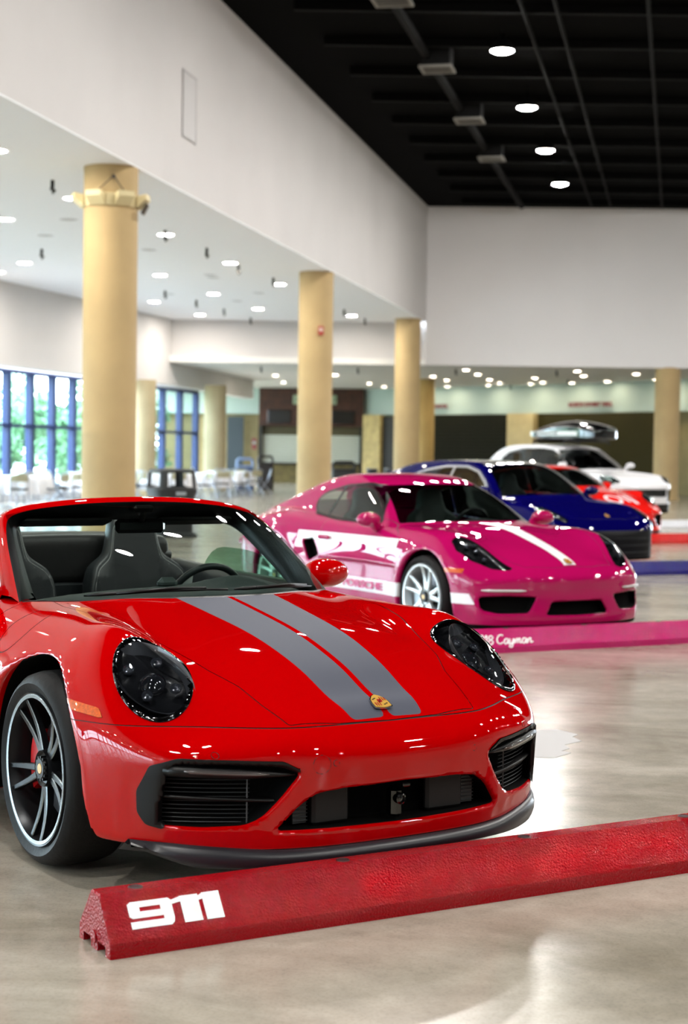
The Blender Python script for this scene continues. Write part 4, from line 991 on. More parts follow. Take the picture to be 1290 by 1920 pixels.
# raised driver side glass
G=MB();rows=[]
for x in np.linspace(-.80,-1.75,14):
    top=.87+.125*math.sin(min(1,max(0,(-x-.76)/.55))*math.pi/2)*(1 if x>-1.45 else max(0,1-((-x-1.45)/.3)**2))
    rows.append([(x,.672,.86),(x,.668-(top-.86)*.3,top)])
G.grid(rows);G.build('side_window',glass('green_glass',(150,190,165)),car,smooth=True)
G=MB();G.box((-1.20,.30,.865),(.004,.05,.06),R=Matrix.Rotation(.25,3,'Y'));
G.build('hang_card',mat('white_card',(225,228,228),.7),car)
# ================= other cars =================
PY=[0,.2,.4,.55,.68,.80,.92]
PT=table([-3.5,-3.3,-2.9,-2.45,-1.9,-1.2,-.6,-.25,0,.28,.45,.60,.69,.75,.84],PY,
 [[.70,.70,.69,.67,.63,.57,.5],[.84,.84,.83,.80,.76,.68,.58],[.94,.94,.93,.91,.88,.82,.70],[.97,.965,.96,.94,.925,.88,.79],[.96,.95,.94,.915,.895,.86,.78],
  [.93,.92,.90,.88,.86,.83,.75],[.90,.895,.885,.87,.855,.81,.72],[.872,.868,.86,.85,.85,.80,.69],[.838,.83,.82,.83,.842,.79,.67],[.765,.76,.76,.775,.79,.73,.62],
  [.715,.71,.70,.70,.70,.62,.51],[.662,.655,.635,.605,.57,.49,.42],[.621,.615,.595,.555,.505,.445,.38],[.58,.575,.555,.52,.465,.41,.35],[.52,.515,.50,.47,.42,.37,.32]])
YY=[0,.25,.5,.65,.8,.9,.97]
def ext(r): return r
BT=table([-4.1,-3.8,-3.2,-2.5,-1.5,-.5,0,.3,.55,.75,.914,1.05],YY,
 [[.82,.82,.81,.78,.73,.66,.6],[.95,.95,.93,.90,.85,.78,.70],[.99,.99,.98,.96,.93,.89,.80],[1.0,1.0,.99,.97,.94,.90,.82],[.98,.98,.97,.95,.93,.90,.82],[.95,.95,.94,.92,.895,.86,.78],
  [.89,.89,.88,.865,.85,.81,.71],[.84,.84,.835,.83,.825,.77,.65],[.785,.785,.778,.775,.778,.71,.59],[.735,.735,.728,.718,.70,.61,.51],[.685,.68,.665,.64,.60,.53,.46],[.55,.55,.54,.51,.47,.42,.37]])
WY=[0,.3,.55,.7,.82,.92,1.0]
WT=table([-3.8,-3.2,-1.5,-.5,0,.5,.75,.88,.97],WY,
 [[1.0,1.0,.99,.98,.95,.9,.8],[1.14,1.14,1.13,1.12,1.10,1.06,.98],[1.15,1.15,1.14,1.13,1.12,1.08,1.0],[1.14,1.14,1.13,1.12,1.10,1.05,.95],[1.09,1.09,1.09,1.09,1.07,1.02,.9],
  [1.02,1.02,1.03,1.04,1.03,.95,.8],[.96,.96,.96,.96,.94,.83,.70],[.88,.88,.875,.86,.83,.74,.63],[.80,.80,.79,.77,.72,.65,.57]])
def coupe_fields(sp):
    T,F,S,Sz,G=sp['T'],sp['F'],sp['S'],sp['Sz'],sp['G'];RZ,cw,q,tum,zb=sp['RZ'],sp['cw'],sp['q'],sp['tum'],sp['zb']
    def uu(x,ay): return x+q*ay**2*np.clip((x-sp['xq'])/.7,0,1)
    def cabin(x,y,z):
        ay=np.abs(y)
        t=(z-(RZ(uu(x,ay))-sp.get('crown',.06)*ay**2))*.8
        s=(ay-(cw(x)-tum*(z-zb)))*.85
        return smax(smax(t,s,.10),.55-z,.02)
    def d(x,y,z):
        ay=np.abs(y);top=z-T(x,ay)
        side=ay-S(x)-Sz(z)
        for a in sp['axles']: side=side-.008*np.exp(-((np.hypot(x-a,z-sp['ar'])-sp['R']-.04)/.03)**2)
        e=smax(top,side,.10);e=smax(e,(x-F(ay)-G(z))*.92,.07);e=smax(e,(sp['xr']-x)+.19*ay**2+np.maximum(.45-z,0)*.15,.14);e=smax(e,sp['zb0']-z,.05)
        for pl,dep in sp.get('pockets',[]):
            if x.ndim==3: e=smax(e,-smax(sdpoly(ay,z,pl),F(ay)+G(z)-x-dep,.02),.016)
            else:
                i=x>.4
                if i.any(): e[i]=smax(e[i],-smax(sdpoly(ay[i],z[i],pl),F(ay[i])+G(z[i])-x[i]-dep,.02),.016)
        e=smin(e,cabin(x,y,z),.045)
        for pl,y0 in sp.get('vents',[]):
            e=smax(e,-smax(sdpoly(x+0*z,z+0*x,pl),y0-ay,.02),.016)
        for a in sp['axles']:
            r=np.where(z<sp['ar'],np.abs(x-a)-sp['R']-(sp['ar']-z)*.15,np.hypot(x-a,z-sp['ar'])-sp['R'])
            e=smax(e,-smax(r,.60-ay,.03),.03)
        return e
    return d,cabin,uu
def build_coupe(sp):
    d,cabin,uu=coupe_fields(sp);T,F,S,Sz,G=sp['T'],sp['F'],sp['S'],sp['Sz'],sp['G'];q=sp['q'];c=empty(sp['name']);place(c,*sp['pose']);tag(c,sp['label'],'car')
    s=make_surf(d,sp['lo'],sp['hi'],sp['cell']);m=sp['paint'];tum,zb,cw=sp['tum'],sp['zb'],sp['cw']
    def oncab(V): return d(*V.T)-0>-9
    def above(V): # distance above the lower body
        return V[:,2]-T(V[:,0],np.minimum(np.abs(V[:,1]),.9))
    u0,u1=sp['ws'];up=sp['pillar']
    def ws(V,N):
        ay=np.abs(V[:,1]);u=uu(V[:,0],ay);return np.maximum.reduce([u-u0,u1-u,ay-(cw(V[:,0])-tum*(V[:,2]-zb)-up),sp['wsz']-V[:,2]])
    sw=roundpoly(sp['sidewin'],.03)
    def side(V,N): return np.maximum(sdpoly(V[:,0],V[:,2],sw),.42-np.abs(V[:,1]))
    def frame(V,N): return np.maximum(sdpoly(V[:,0],V[:,2],sw)-sp.get('wf',.018),.40-np.abs(V[:,1]))
    (bx0,bz0),(bx1,bz1)=sp['bpil']
    def bp(V,N): return np.abs(V[:,0]-(bx0+(bx1-bx0)*(V[:,2]-bz0)/(bz1-bz0)))-.022
    def rear(V,N): return np.maximum.reduce([V[:,0]-sp['rw'][0],sp['rw'][1]-V[:,0],np.abs(V[:,1])-sp['rw'][2],sp['rw'][3]-V[:,2]])
    def well(V,N):
        ay=np.abs(V[:,1]);o=None
        for a in sp['axles']:
            x,z=V[:,0]-a,V[:,2];r=np.where(z<sp['ar'],np.abs(x)-sp['R']-.006-(sp['ar']-z)*.15,np.hypot(x,z-sp['ar'])-sp['R']-.006)
            r=np.maximum(r,ay-(S(V[:,0])+Sz(z)-.028));o=r if o is None else np.minimum(o,r)
        return o
    lp=roundpoly(sp['lamp'],sp.get('lampr',.02))
    def lamp(V,N): return np.maximum(sdpoly(V[:,0],np.abs(V[:,1]),lp),sp['lampz']-V[:,2])
    def pock(V,N):
        g=None;ay=np.abs(V[:,1])
        for pl,dep in sp.get('pockets',[]):
            t=sdpoly(ay,V[:,2],pl)-.02;g=t if g is None else np.minimum(g,t)
        g=np.maximum(np.maximum(g,.014-(F(ay)+G(V[:,2])-V[:,0])),.35-V[:,0])
        for pl,y0 in sp.get('vents',[]): g=np.minimum(g,np.maximum(sdpoly(V[:,0],V[:,2],pl)-.02,ay-(S(V[:,0])+Sz(V[:,2])-.012)))
        return g
    L=[ws,frame,side,bp,rear,well,lamp,pock]
    lower=lambda V,N:V[:,2]-sp['ground'];L.append(lower)
    extra=sp.get('extra',[])
    for e in extra: L.append(e[1])
    hood=lambda V,N:np.maximum(sdpoly(V[:,0],np.abs(V[:,1]),sp['hood']),.3-V[:,2]);door=lambda V,N:np.maximum(sdpoly(V[:,0],V[:,2],sp['door']),.4-np.abs(V[:,1]))
    for f in L: s.split(f)
    gapped(s,hood);gapped(s,door)
    C,N=s.cen();A={k:f(C,N)<0 for k,f in dict(ws=ws,side=side,frame=frame,bp=bp,rear=rear,well=well,lamp=lamp,pock=pock,lower=lower).items()}
    out=~s.V[:,0][s.F[:,0]].astype(bool)|True
    dark=(A['well']|A['pock']|A['lower'])
    hm,hg=masks(s,hood);dm,dg=masks(s,door)
    glassm=(A['ws']|A['rear']|(A['side']&~A['bp']))&~dark
    surfpart('windshield',s,A['ws']&~dark,sp.get('glass',M_tint),c);surfpart('rear_window',s,A['rear']&~dark&~A['ws'],sp.get('glass',M_tint),c)
    for o in both('side_window',s,A['side']&~A['bp']&~dark&~A['ws']&~A['rear'],sp.get('glass',M_tint),c): pass
    fm=(A['frame']&~(A['side']&~A['bp']))&~A['ws']&~A['rear']&~dark
    both('window_frame',s,fm,sp.get('framem',M_blk),c,.002)
    used=dark|glassm|fm|A['lamp'];
    bumper=lambda C:(C[:,0]>.25)&(C[:,2]<sp['bz'])
    bm=bumper(C)
    done=used.copy();hoodo=None
    g=((hg)|(dg))&~used;done|=g
    surfpart('shut_line',s,g,sp.get('gapm',M_gap),c,-.001)
    surfpart('underbody',s,(A['well']|A['lower'])&~glassm,M_void,c)
    hp=surfpart('hood',s,hm&~done&~np.any([e[1](C,N)<0 for e in extra if e[3]=='hood'] or [np.zeros(len(C),bool)],axis=0),m,c)
    bmask=bm&~hm&~done
    for e in extra:
        k=(e[1](C,N)<0)&~done
        if e[3]=='hood': k&=hm
        par={'hood':hp,'car':c}.get(e[3],c)
        oo=both(e[0],s,k,e[2],par,.0015) if par is c and e[0].endswith(('stripe','marker')) else [surfpart(e[0],s,k,e[2],par,.0015)]
        for o in oo:
            if o and len(e)>4: o['label']=e[4]
        done|=k
    bo=surfpart('front_bumper',s,bmask&~done,m,c);done|=bmask
    done|=hm
    if bo:
        ym=sp.get('ysplit',.33)
        ym2=sp.get('ysplit2',9)
        both('side_intake',s,A['pock']&~A['lower']&~A['well']&(C[:,0]<0),M_void,c)
        for cnd in((C[:,1]>ym)&(C[:,1]<ym2),(C[:,1]<-ym)&(C[:,1]>-ym2),C[:,1]>=ym2,C[:,1]<=-ym2,np.abs(C[:,1])<=ym): surfpart('intake_duct',s,A['pock']&~A['lower']&~A['well']&cnd&(C[:,0]>=0),M_void,bo)
    both('door',s,dm&~done,m,c);done|=dm
    surfpart('body_shell',s,~done,m,c)
    # lamps
    cc=C
    for sg in(-1,1):
        mk=A['lamp']&(cc[:,1]*sg>0)&~dark
        if not mk.any(): continue
        V,Fc,Nn=s.part(mk);h=empty('headlight');h.parent=c;e=sdpoly(V[:,0],np.abs(V[:,1]),lp)
        mesh('lamp_bowl',V-Nn*(.035*np.clip(-e/.02,0,1))[:,None],Fc,M_bowl,h,smooth=True);mesh('lamp_cover',V+Nn*.002,Fc,M_lens,h,N=Nn)
        for lx,ly in sp['leds']:
            z=float(d(np.array([lx]),np.array([ly]),np.array([0.]))[0]) if False else None
            zz=np.linspace(1.3,.4,300);g2=d(np.full(300,lx),np.full(300,ly),zz);z=zz[np.argmax(g2<0)]-.012
            K=MB();K.lathe([(.022,-.02),(.022,.0),(.012,.010),(0,.013)],14,c=(lx,sg*ly,z));K.build('led_module',mat('led_lens',(165,172,185),.12,.6,coat=1),h,smooth=True)
    for a in sp['axles']:
        for sg in(-1,1):
            wd=sp.get('wd',.24);make_wheel(c,a,sg*(sp['wy']-wd/2),sg,*sp['rimm'],R=sp['ar'],rim=sp['rim'],pairs=sp.get('pairs',5),phase=sp.get('phase',0),spread=sp.get('spread',12),wd=wd,spw=sp.get('spw',.016),cal=sp.get('cal'))
    for sg in(-1,1): mirror(c,sp['mir'][0],sg*sp['mir'][1],sp['mir'][2],sp.get('mirm',m),sg,1.0)
    # cabin furniture
    G=MB();x0,x1=sp['ws'][0]-.25,sp['rw'][0]-.2;w=.56;zf=.30
    sx,sy,sz=sp['seat']
    sdfpart('dashboard',lambda X,Y,Z:smax(smax(smax(Z-sp['dash'][1]-.03*np.exp(-((Y-.36)/.18)**2),np.abs(Y)-.60,.05),np.abs(X-sp['dash'][0])-.22,.05),.5-Z,.03),(sp['dash'][0]-.3,-.68,.45),(sp['dash'][0]+.3,.68,sp['dash'][1]+.1),.03,M_dash,c)
    for y in(-sy,sy):
        for o in SEATS:
            pass
        s2=copy_tree(SEAT0,c);s2.location=(sx,y,sz)
        for ch in s2.children:
            if ch.name.startswith('seat_stitching'): bpy.data.objects.remove(ch);continue
            ch.data=ch.data.copy();ch.data.materials[0]=sp.get('seatm',M_leather)
    w2=empty('steering_wheel',(sp['sw'][0],sy,sp['sw'][1]));w2.parent=c;w2.rotation_euler=(0,math.radians(-68),0)
    K=MB();K.tube([(.18*math.cos(t),.18*math.sin(t),0) for t in np.linspace(0,2*math.pi,33)[:-1]],.015,8,closed=True);K.build('wheel_rim',M_blk,w2,smooth=True)
    K=MB();K.lathe([(0,.02),(.06,.01),(.06,-.03),(0,-.04)],16);K.tube([(0,-.17,0),(0,.17,0)],.012,6);K.build('wheel_hub',M_blk,w2)
    K=MB();K.box((sp['sw'][0]-.5,0,.34),(2.0,1.2,.04));K.build('cabin_floor',M_void,c)
    return c,s,d,bo,hp
SEATS=[];SEAT0=[o for o in car.children if o.name.startswith('seat')][0]
# ---- pink coupe ----
M_pink=paint('pink_paint',(170,10,84),flake=.0,rough=.5);M_pw=mat('white_vinyl',(240,240,244),.35,coat=.3)
M_rw=mat('rim_silver_white',(205,212,214),.3,.5);M_rw2=mat('rim_white_edge',(225,230,232),.25,.5)
pkI=roundpoly([(.365,.375),(.44,.255),(.66,.25),(.76,.275),(.775,.375),(.60,.385)],.03);pkM=roundpoly([(.30,.235),(.245,.335),(-.01,.34),(-.01,.23)],.02)
pink=dict(name='coupe_car',label='pink sports coupe with one white hood stripe and silver white wheels, second from front',pose=(1.374,13.0346,.5437),
 T=PT,F=curve((0,.84),(.2,.832),(.37,.81),(.5,.775),(.6,.735),(.7,.68),(.78,.61),(.84,.53),(.92,.38)),
 S=curve((-3.5,.70),(-3.2,.80),(-2.9,.87),(-2.45,.905),(-2.0,.895),(-1.4,.858),(-.9,.855),(-.4,.88),(0,.895),(.3,.885),(.45,.86),(.6,.80),(.75,.70)),
 Sz=curve((.1,-.04),(.3,-.008),(.55,0),(.7,-.01),(.85,-.05),(1.0,-.10)),G=curve((.1,-.03),(.2,0),(.3,-.01),(.42,-.015),(.5,0),(.6,0),(.8,-.02)),
 RZ=curve((-.20,.80),(-.33,.865),(-.6,1.0),(-.85,1.11),(-1.1,1.195),(-1.35,1.247),(-1.6,1.268),(-1.9,1.255),(-2.3,1.175),(-2.7,1.06),(-3.1,.95),(-3.3,.88)),
 cw=curve((-.3,.73),(-.8,.725),(-1.3,.715),(-2.2,.68),(-3.0,.58)),q=.67,xq=-1.9,tum=.52,zb=.86,ws=(-.375,-1.055),pillar=.062,wsz=.85,
 sidewin=[(-.86,.862),(-.98,1.03),(-1.14,1.145),(-1.34,1.172),(-1.68,1.145),(-1.98,1.08),(-2.08,1.03),(-2.075,.965),(-1.98,.915),(-1.567,.88)],bpil=((-1.78,.884),(-1.69,1.133)),
 rw=(-2.25,-2.95,.47,.95),axles=(0,-2.42),ar=.328,R=.368,xr=-3.42,zb0=.13,ground=.165,bz=.60,
 lamp=[(.22,.772),(.20,.70),(.27,.655),(.45,.585),(.66,.505),(.665,.54),(.60,.66),(.47,.76),(.33,.80)],lampz=.5,leds=[(.34,.72),(.42,.68),(.36,.66),(.50,.66)],
 hood=roundpoly([(.735,-.1),(.735,.2),(.69,.42),(.45,.54),(.2,.60),(-.2,.64),(-.55,.63),(-.33,.2),(-.31,-.1)],.02),door=roundpoly([(-.45,.80),(-.42,.5),(-.45,.22),(-1.35,.22),(-1.60,.45),(-1.66,.9),(-.8,.90)],.06),
 pockets=[(pkI,.09),(pkM,.09)],vents=[(roundpoly([(-1.63,.56),(-1.74,.705),(-1.90,.67),(-1.80,.50)],.03),.80)],
 paint=M_pink,gapm=mat('shut_line_pink',(50,4,26),.5),wy=.895,rim=.258,rimm=(M_rw,M_rw2),spread=13,spw=.019,phase=8,cal=mat('caliper_silver',(150,155,160),.3,.6),mir=(-.80,.90,.900),
 seat=(-1.62,.34,0.0),seatm=mat('seat_stone',(92,102,96),.55),dash=(-.78,.86),sw=(-1.08,.80),lo=(-3.55,-1.0,.08),hi=(.92,1.0,1.32),cell=.019,
 extra=[('hood_stripe',lambda V,N:np.maximum.reduce([np.abs(V[:,1]+.0)-.055-.022*np.clip((.5-V[:,0])/.8,0,1),.5-V[:,2],V[:,0]-.715]),M_pw,'hood','white centre stripe'),
  ('side_stripe',lambda V,N:np.maximum.reduce([np.abs(V[:,2]-.725-.012*V[:,0]*0)-.034,V[:,0]+.40,-1.98-V[:,0],.7-np.abs(V[:,1])]),M_pw,'car','white band under the windows'),
  ('sill_stripe',lambda V,N:np.maximum.reduce([np.abs(V[:,2]-.355)-.055,V[:,0]+.36,-1.75-V[:,0],.7-np.abs(V[:,1])]),M_pw,'car','white band with letters along the sill'),
  ('bumper_stripe',lambda V,N:np.maximum.reduce([np.abs(V[:,2]-.355)-.04,V[:,0]-.58+.5*(V[:,2]-.3),.37-V[:,0],.6-np.abs(V[:,1])]),M_pw,'car'),
  ('side_marker',lambda V,N:np.maximum.reduce([np.abs(V[:,2]-.562)-.016,V[:,0]-.47,.30-V[:,0],.7-np.abs(V[:,1])]),M_amber,'car')])
pc,ps,pd_,pb,ph=build_coupe(pink)
crest(pc,float(PT(np.array(.68),np.array(0.)))+.004,.68,0,.06,.45)
for sg in(-1,1):
    G=MB();F_=pink['F'];G.tube([(float(F_(y))+.0,sg*y,.425) for y in np.linspace(.47,.77,9)],[.004]+[.010]*7+[.004],6);G.build('light_strip',mat('drl_white',(205,205,205),.25,coat=.5),pb,smooth=True)
# hollow letters on the sill band
M_pk2=mat('pink_letter',(196,40,110),.4)
for sg in(-1,1):
    ang=math.pi if sg>0 else 0
    o=text('sill_lettering','PORSCHE',.085,M_pk2,pc,Matrix.Translation((-1.22 if sg<0 else -.42,sg*(.872),.33))@Matrix.Rotation(ang,4,'Z')@Matrix.Rotation(math.pi/2,4,'X'),.004,bold=.002,sx=1.7)
G=MB();G.box((-1.55,-.87,.715),(.19,.03,.035),bev=.014);G.build('door_handle',M_pink,pc)
# ---- dark blue saloon ----
M_bluep=paint('blue_paint',(5,3,74),flake=.0,rough=.5);M_bluep.node_tree.nodes['Principled BSDF'].inputs['Coat Weight'].default_value=.6;M_mblk=mat('roof_black',(6,6,8),.12,coat=1)
bl=dict(name='saloon_car',label='dark blue four door sports saloon with a black roof, third car in the row',pose=(2.78,20.95,.59),
 T=BT,F=curve((0,1.10),(.3,1.085),(.5,1.05),(.65,1.0),(.78,.92),(.88,.80),(.95,.62)),S=curve((-4.0,.78),(-3.5,.90),(-2.95,.965),(-2,.945),(-1,.94),(0,.968),(.4,.955),(.7,.905),(.9,.81),(1.05,.66)),
 Sz=curve((.1,-.04),(.3,-.008),(.6,0),(.75,-.01),(.9,-.05),(1.1,-.12)),G=curve((.1,-.01),(.3,0),(.5,0),(.62,-.03),(.8,-.10)),
 RZ=curve((.25,.82),(.10,.90),(-.2,1.07),(-.5,1.225),(-.75,1.318),(-1.1,1.355),(-1.6,1.365),(-2.1,1.355),(-2.6,1.30),(-3.1,1.17),(-3.6,1.01),(-3.9,.93)),
 cw=curve((0,.79),(-.5,.79),(-1.3,.78),(-2.2,.76),(-3.2,.66)),q=.55,xq=-1.6,tum=.50,zb=.92,ws=(.03,-.72),pillar=.065,wsz=.90,
 sidewin=[(-.50,.935),(-.66,1.07),(-.88,1.20),(-1.15,1.262),(-1.6,1.262),(-2.05,1.20),(-2.45,1.09),(-2.65,1.0),(-2.5,.96)],bpil=((-1.45,.93),(-1.42,1.26)),
 rw=(-2.75,-3.6,.52,1.0),axles=(0,-2.95),ar=.355,R=.39,xr=-3.95,zb0=.14,ground=.17,bz=.60,
 lamp=[(.50,.82),(.52,.74),(.72,.68),(.92,.64),(.93,.70),(.80,.82),(.62,.87)],lampz=.5,leds=[(.60,.79),(.68,.77),(.66,.74),(.76,.73)],
 hood=roundpoly([(.95,-.1),(.95,.3),(.90,.55),(.6,.66),(.2,.74),(-.2,.76),(-.35,.74),(0,.3),(.06,-.1)],.02),door=roundpoly([(-.55,.9),(-.5,.5),(-.52,.24),(-1.45,.24),(-1.5,.9)],.05),
 pockets=[(roundpoly([(.70,.46),(.74,.17),(.90,.19),(.92,.47)],.03),.07)],vents=[],
 paint=M_bluep,gapm=mat('shut_line_blue',(4,4,24),.5),wy=.96,rim=.275,rimm=(M_rimd,M_edge),wd=.26,mir=(-.42,.93,.97),seat=(-1.38,.37,.05),seatm=mat('seat_grey',(70,74,72),.55),
 dash=(-.45,.90),sw=(-.78,.85),lo=(-4.1,-1.05,.08),hi=(1.18,1.05,1.42),cell=.024,framem=mat('satin_chrome',(200,204,215),.25,.9),wf=.03,
 extra=[('roof_panel',lambda V,N:np.maximum.reduce([np.abs(V[:,1])-(.79-.5*(V[:,2]-.92)-.085),V[:,0]+.0,-2.75-V[:,0],1.18-V[:,2]]),M_mblk,'car','gloss black roof'),
  ('lower_grille',lambda V,N:np.maximum.reduce([V[:,2]-.515,.16-V[:,2],.60-V[:,0],np.abs(V[:,1])-.78]),mat('grille_blue_black',(4,4,8),.5,spec=.2),'car','black lower grille')])
bc,bs,bd,bb,bh=build_coupe(bl)
crest(bc,float(BT(np.array(.90),np.array(0.)))+.004,.90,0,.06,.5)
for z in(.24,.33,.42):
    G=MB();G.tube([(float(bl['F'](abs(y)))+.004,y,z) for y in np.linspace(-.66,.66,25)],.006,5);G.build('grille_bar',mat('grille_bar_dark',(12,12,20),.5,spec=.2),bb)
# ---- red coupe with white hood marks ----
M_red2=paint('bright_red_paint',(226,26,20),rough=.5)
HSz2=HSz
def rc_hood_marks(V,N):
    x,y=V[:,0]+.10,V[:,1]
    ring=np.abs(np.hypot(x-.62,(y+.21)*1.1)-.145)-.028
    s1=np.maximum(np.abs(y-.165-.05*(x-.5))-.038,np.abs(x-.63)-.18);s2=np.maximum(np.abs(y-.03-.1*(x-.5))-.03,np.abs(x-.60)-.15)
    return np.maximum(np.minimum(np.minimum(ring,s1),s2),.4-V[:,2])
rc=dict(name='coupe_car',label='bright red coupe with white curved hood markings, between the blue saloon and the white car',pose=(4.45,27.95,.58),
 T=HT,F=HF,S=HS,Sz=HSz,G=HG,RZ=curve((-.10,.80),(-.27,.885),(-.55,1.03),(-.8,1.135),(-1.04,1.215),(-1.3,1.255),(-1.6,1.262),(-2.0,1.225),(-2.4,1.13),(-2.8,1.01),(-3.2,.88),(-3.4,.80)),
 cw=curve((-.3,.74),(-.8,.735),(-1.3,.72),(-2.2,.67),(-3.0,.56)),q=.62,xq=-1.8,tum=.50,zb=.86,ws=(-.32,-1.0),pillar=.06,wsz=.85,
 sidewin=[(-.84,.87),(-.98,1.03),(-1.14,1.145),(-1.36,1.175),(-1.7,1.14),(-2.1,1.05),(-2.3,.95),(-2.0,.91)],bpil=((-1.75,.884),(-1.70,1.133)),
 rw=(-2.1,-2.8,.47,.95),axles=(0,-2.45),ar=.338,R=.39,xr=-3.50,zb0=.13,ground=.18,bz=.565,
 lamp=[tuple((LC+LA*math.cos(t)+LB*math.sin(t))[:2]) for t in np.linspace(0,2*math.pi,21)[:-1]],lampz=.5,lampr=.001,leds=[(.40,.70),(.47,.70),(.40,.64),(.47,.64)],
 hood=roundpoly([(.858,-.1),(.850,.2),(.823,.372),(.58,.425),(.288,.515),(-.10,.60),(-.60,.60),(-.30,0.25),(-.262,-.1)],.02),door=roundpoly([(-.62,.80),(-.60,.30),(-1.60,.20),(-1.88,.5),(-1.84,.88),(-.66,.90)],.05),
 pockets=[(IO*[-1,1],.09),(IM,.09)],vents=[],paint=M_red2,wy=.905,rim=.262,rimm=(M_rimd,M_edge),mir=(-.85,.85,.91),seat=(-1.7,.345,0),seatm=M_leather,glass=M_wind,
 dash=(-.78,.87),sw=(-1.1,.79),lo=(-3.65,-1.02,.08),hi=(1.02,1.02,1.32),cell=.026,
 extra=[('hood_marking',rc_hood_marks,M_pw,'hood','white curved hood marking')])
rcc,rs_,rd,rb,rh=build_coupe(rc)
# ---- white suv ----
M_whp=paint('white_paint',(238,238,242),rough=.4)
wh=dict(name='suv_car',label='white sport utility car carrying a black roof box, farthest car in the row',pose=(5.8,34.65,.58),
 T=WT,F=curve((0,.96),(.4,.945),(.6,.91),(.75,.86),(.85,.78),(.95,.60)),S=curve((-3.8,.86),(-3.4,.92),(-2.9,.985),(-2,.965),(-1,.96),(0,.985),(.4,.965),(.65,.91),(.85,.80),(.95,.70)),
 Sz=curve((.15,-.04),(.4,-.005),(.7,0),(.95,-.02),(1.1,-.05),(1.3,-.12)),G=curve((.2,-.06),(.4,-.02),(.6,0),(.8,0),(1.0,-.05)),
 RZ=curve((.0,1.02),(-.2,1.12),(-.5,1.31),(-.8,1.47),(-1.05,1.585),(-1.35,1.65),(-1.8,1.685),(-2.4,1.685),(-2.95,1.64),(-3.2,1.56),(-3.5,1.35),(-3.75,1.12)),
 cw=curve((0,.86),(-.5,.86),(-1.3,.86),(-2.5,.84),(-3.4,.76)),q=.45,xq=-1.7,tum=.38,zb=1.15,ws=(-.27,-1.03),pillar=.075,wsz=1.12,
 sidewin=[(-.66,1.19),(-.95,1.40),(-1.25,1.545),(-1.6,1.575),(-2.3,1.56),(-2.75,1.48),(-2.95,1.35),(-2.9,1.24)],bpil=((-1.65,1.2),(-1.60,1.57)),
 rw=(-3.2,-3.75,.60,1.2),axles=(0,-2.9),ar=.38,R=.42,xr=-3.80,zb0=.24,ground=.29,bz=.80,
 lamp=[(.45,.90),(.50,.78),(.72,.66),(.84,.62),(.86,.70),(.80,.82),(.62,.92)],lampz=.80,leds=[(.62,.82),(.70,.76),(.70,.80),(.76,.72)],
 hood=roundpoly([(.86,-.1),(.86,.4),(.80,.60),(.5,.74),(.1,.82),(-.3,.84),(-.5,.82),(-.25,.3),(-.22,-.1)],.02),door=roundpoly([(-.55,1.1),(-.5,.6),(-.55,.40),(-1.6,.40),(-1.65,1.1)],.05),
 pockets=[(roundpoly([(.665,.46),(.665,.74),(.80,.74),(.86,.50)],.02),.06),(roundpoly([(-.01,.585),(.61,.585),(.62,.745),(-.01,.745)],.02),.06)],vents=[],
 paint=M_whp,gapm=mat('shut_line_grey',(60,60,62),.5),wy=.975,rim=.28,rimm=(M_rw,M_rw2),wd=.27,mir=(-.62,.98,1.23),seat=(-1.5,.38,.28),seatm=M_leather,glass=M_dark,ysplit=.64,
 dash=(-.6,1.13),sw=(-.95,1.08),lo=(-3.95,-1.08,.2),hi=(1.08,1.08,1.75),cell=.03,
 extra=[('lower_valance',lambda V,N:np.maximum.reduce([V[:,2]-.44,.2-V[:,2],.5-V[:,0]]),M_blk,'car','black lower valance')])
wc,ws_,wd_,wb,wh_=build_coupe(wh)
for z in(.62,.665,.71):
    G=MB();G.tube([(.93,y,z) for y in np.linspace(-.58,.58,5)],.01,5);G.build('grille_bar',M_blk,wb)
rb=empty('roof_box');place(rb,5.8,34.65,.58);rb.location=(rb.location.x,rb.location.y,0);tag(rb,'glossy black roof box with white lettering along its side, on the white car','roof box')
box=lambda X,Y,Z:smax(smax(smax((np.abs((X+1.38)/1.16)**3+np.abs(Y/.50)**3-1)*.3,(Z-(2.20-.20*((X+1.25)/1.15)**2-.10*(Y/.45)**2))*.9,.08),(1.79+.05*np.clip((-1.9-X)/.6,0,1))-Z,.05),np.abs(Y)-.43,.08)
sdfpart('box_shell',box,(-2.75,-.52,1.72),(-.1,.52,2.25),.03,M_gloss,rb)
G=MB();G.grid([[(x,-.445*math.sqrt(max(0,1-(abs(x+1.42)/1.28)**4)),z) for x in np.linspace(-2.45,-.75,24)] for z in(1.865,1.965)]);G.build('lettering_band',mat('band_white',(225,230,228),.4),rb,smooth=True)
text('box_lettering','PORSCHE',.085,M_blk,rb,Matrix.Translation((-2.2,-.462,1.885))@Matrix.Rotation(math.pi/2,4,'X'),.002,sx=2.2)
for x in(-.95,-1.95):
    G=MB();G.tube([(x,-.66,1.69),(x,-.62,1.755),(x,.62,1.755),(x,.66,1.69)],.028,8);G.box((x,0,1.79),(.05,.6,.05));G.build('cross_bar',M_blk,rb)
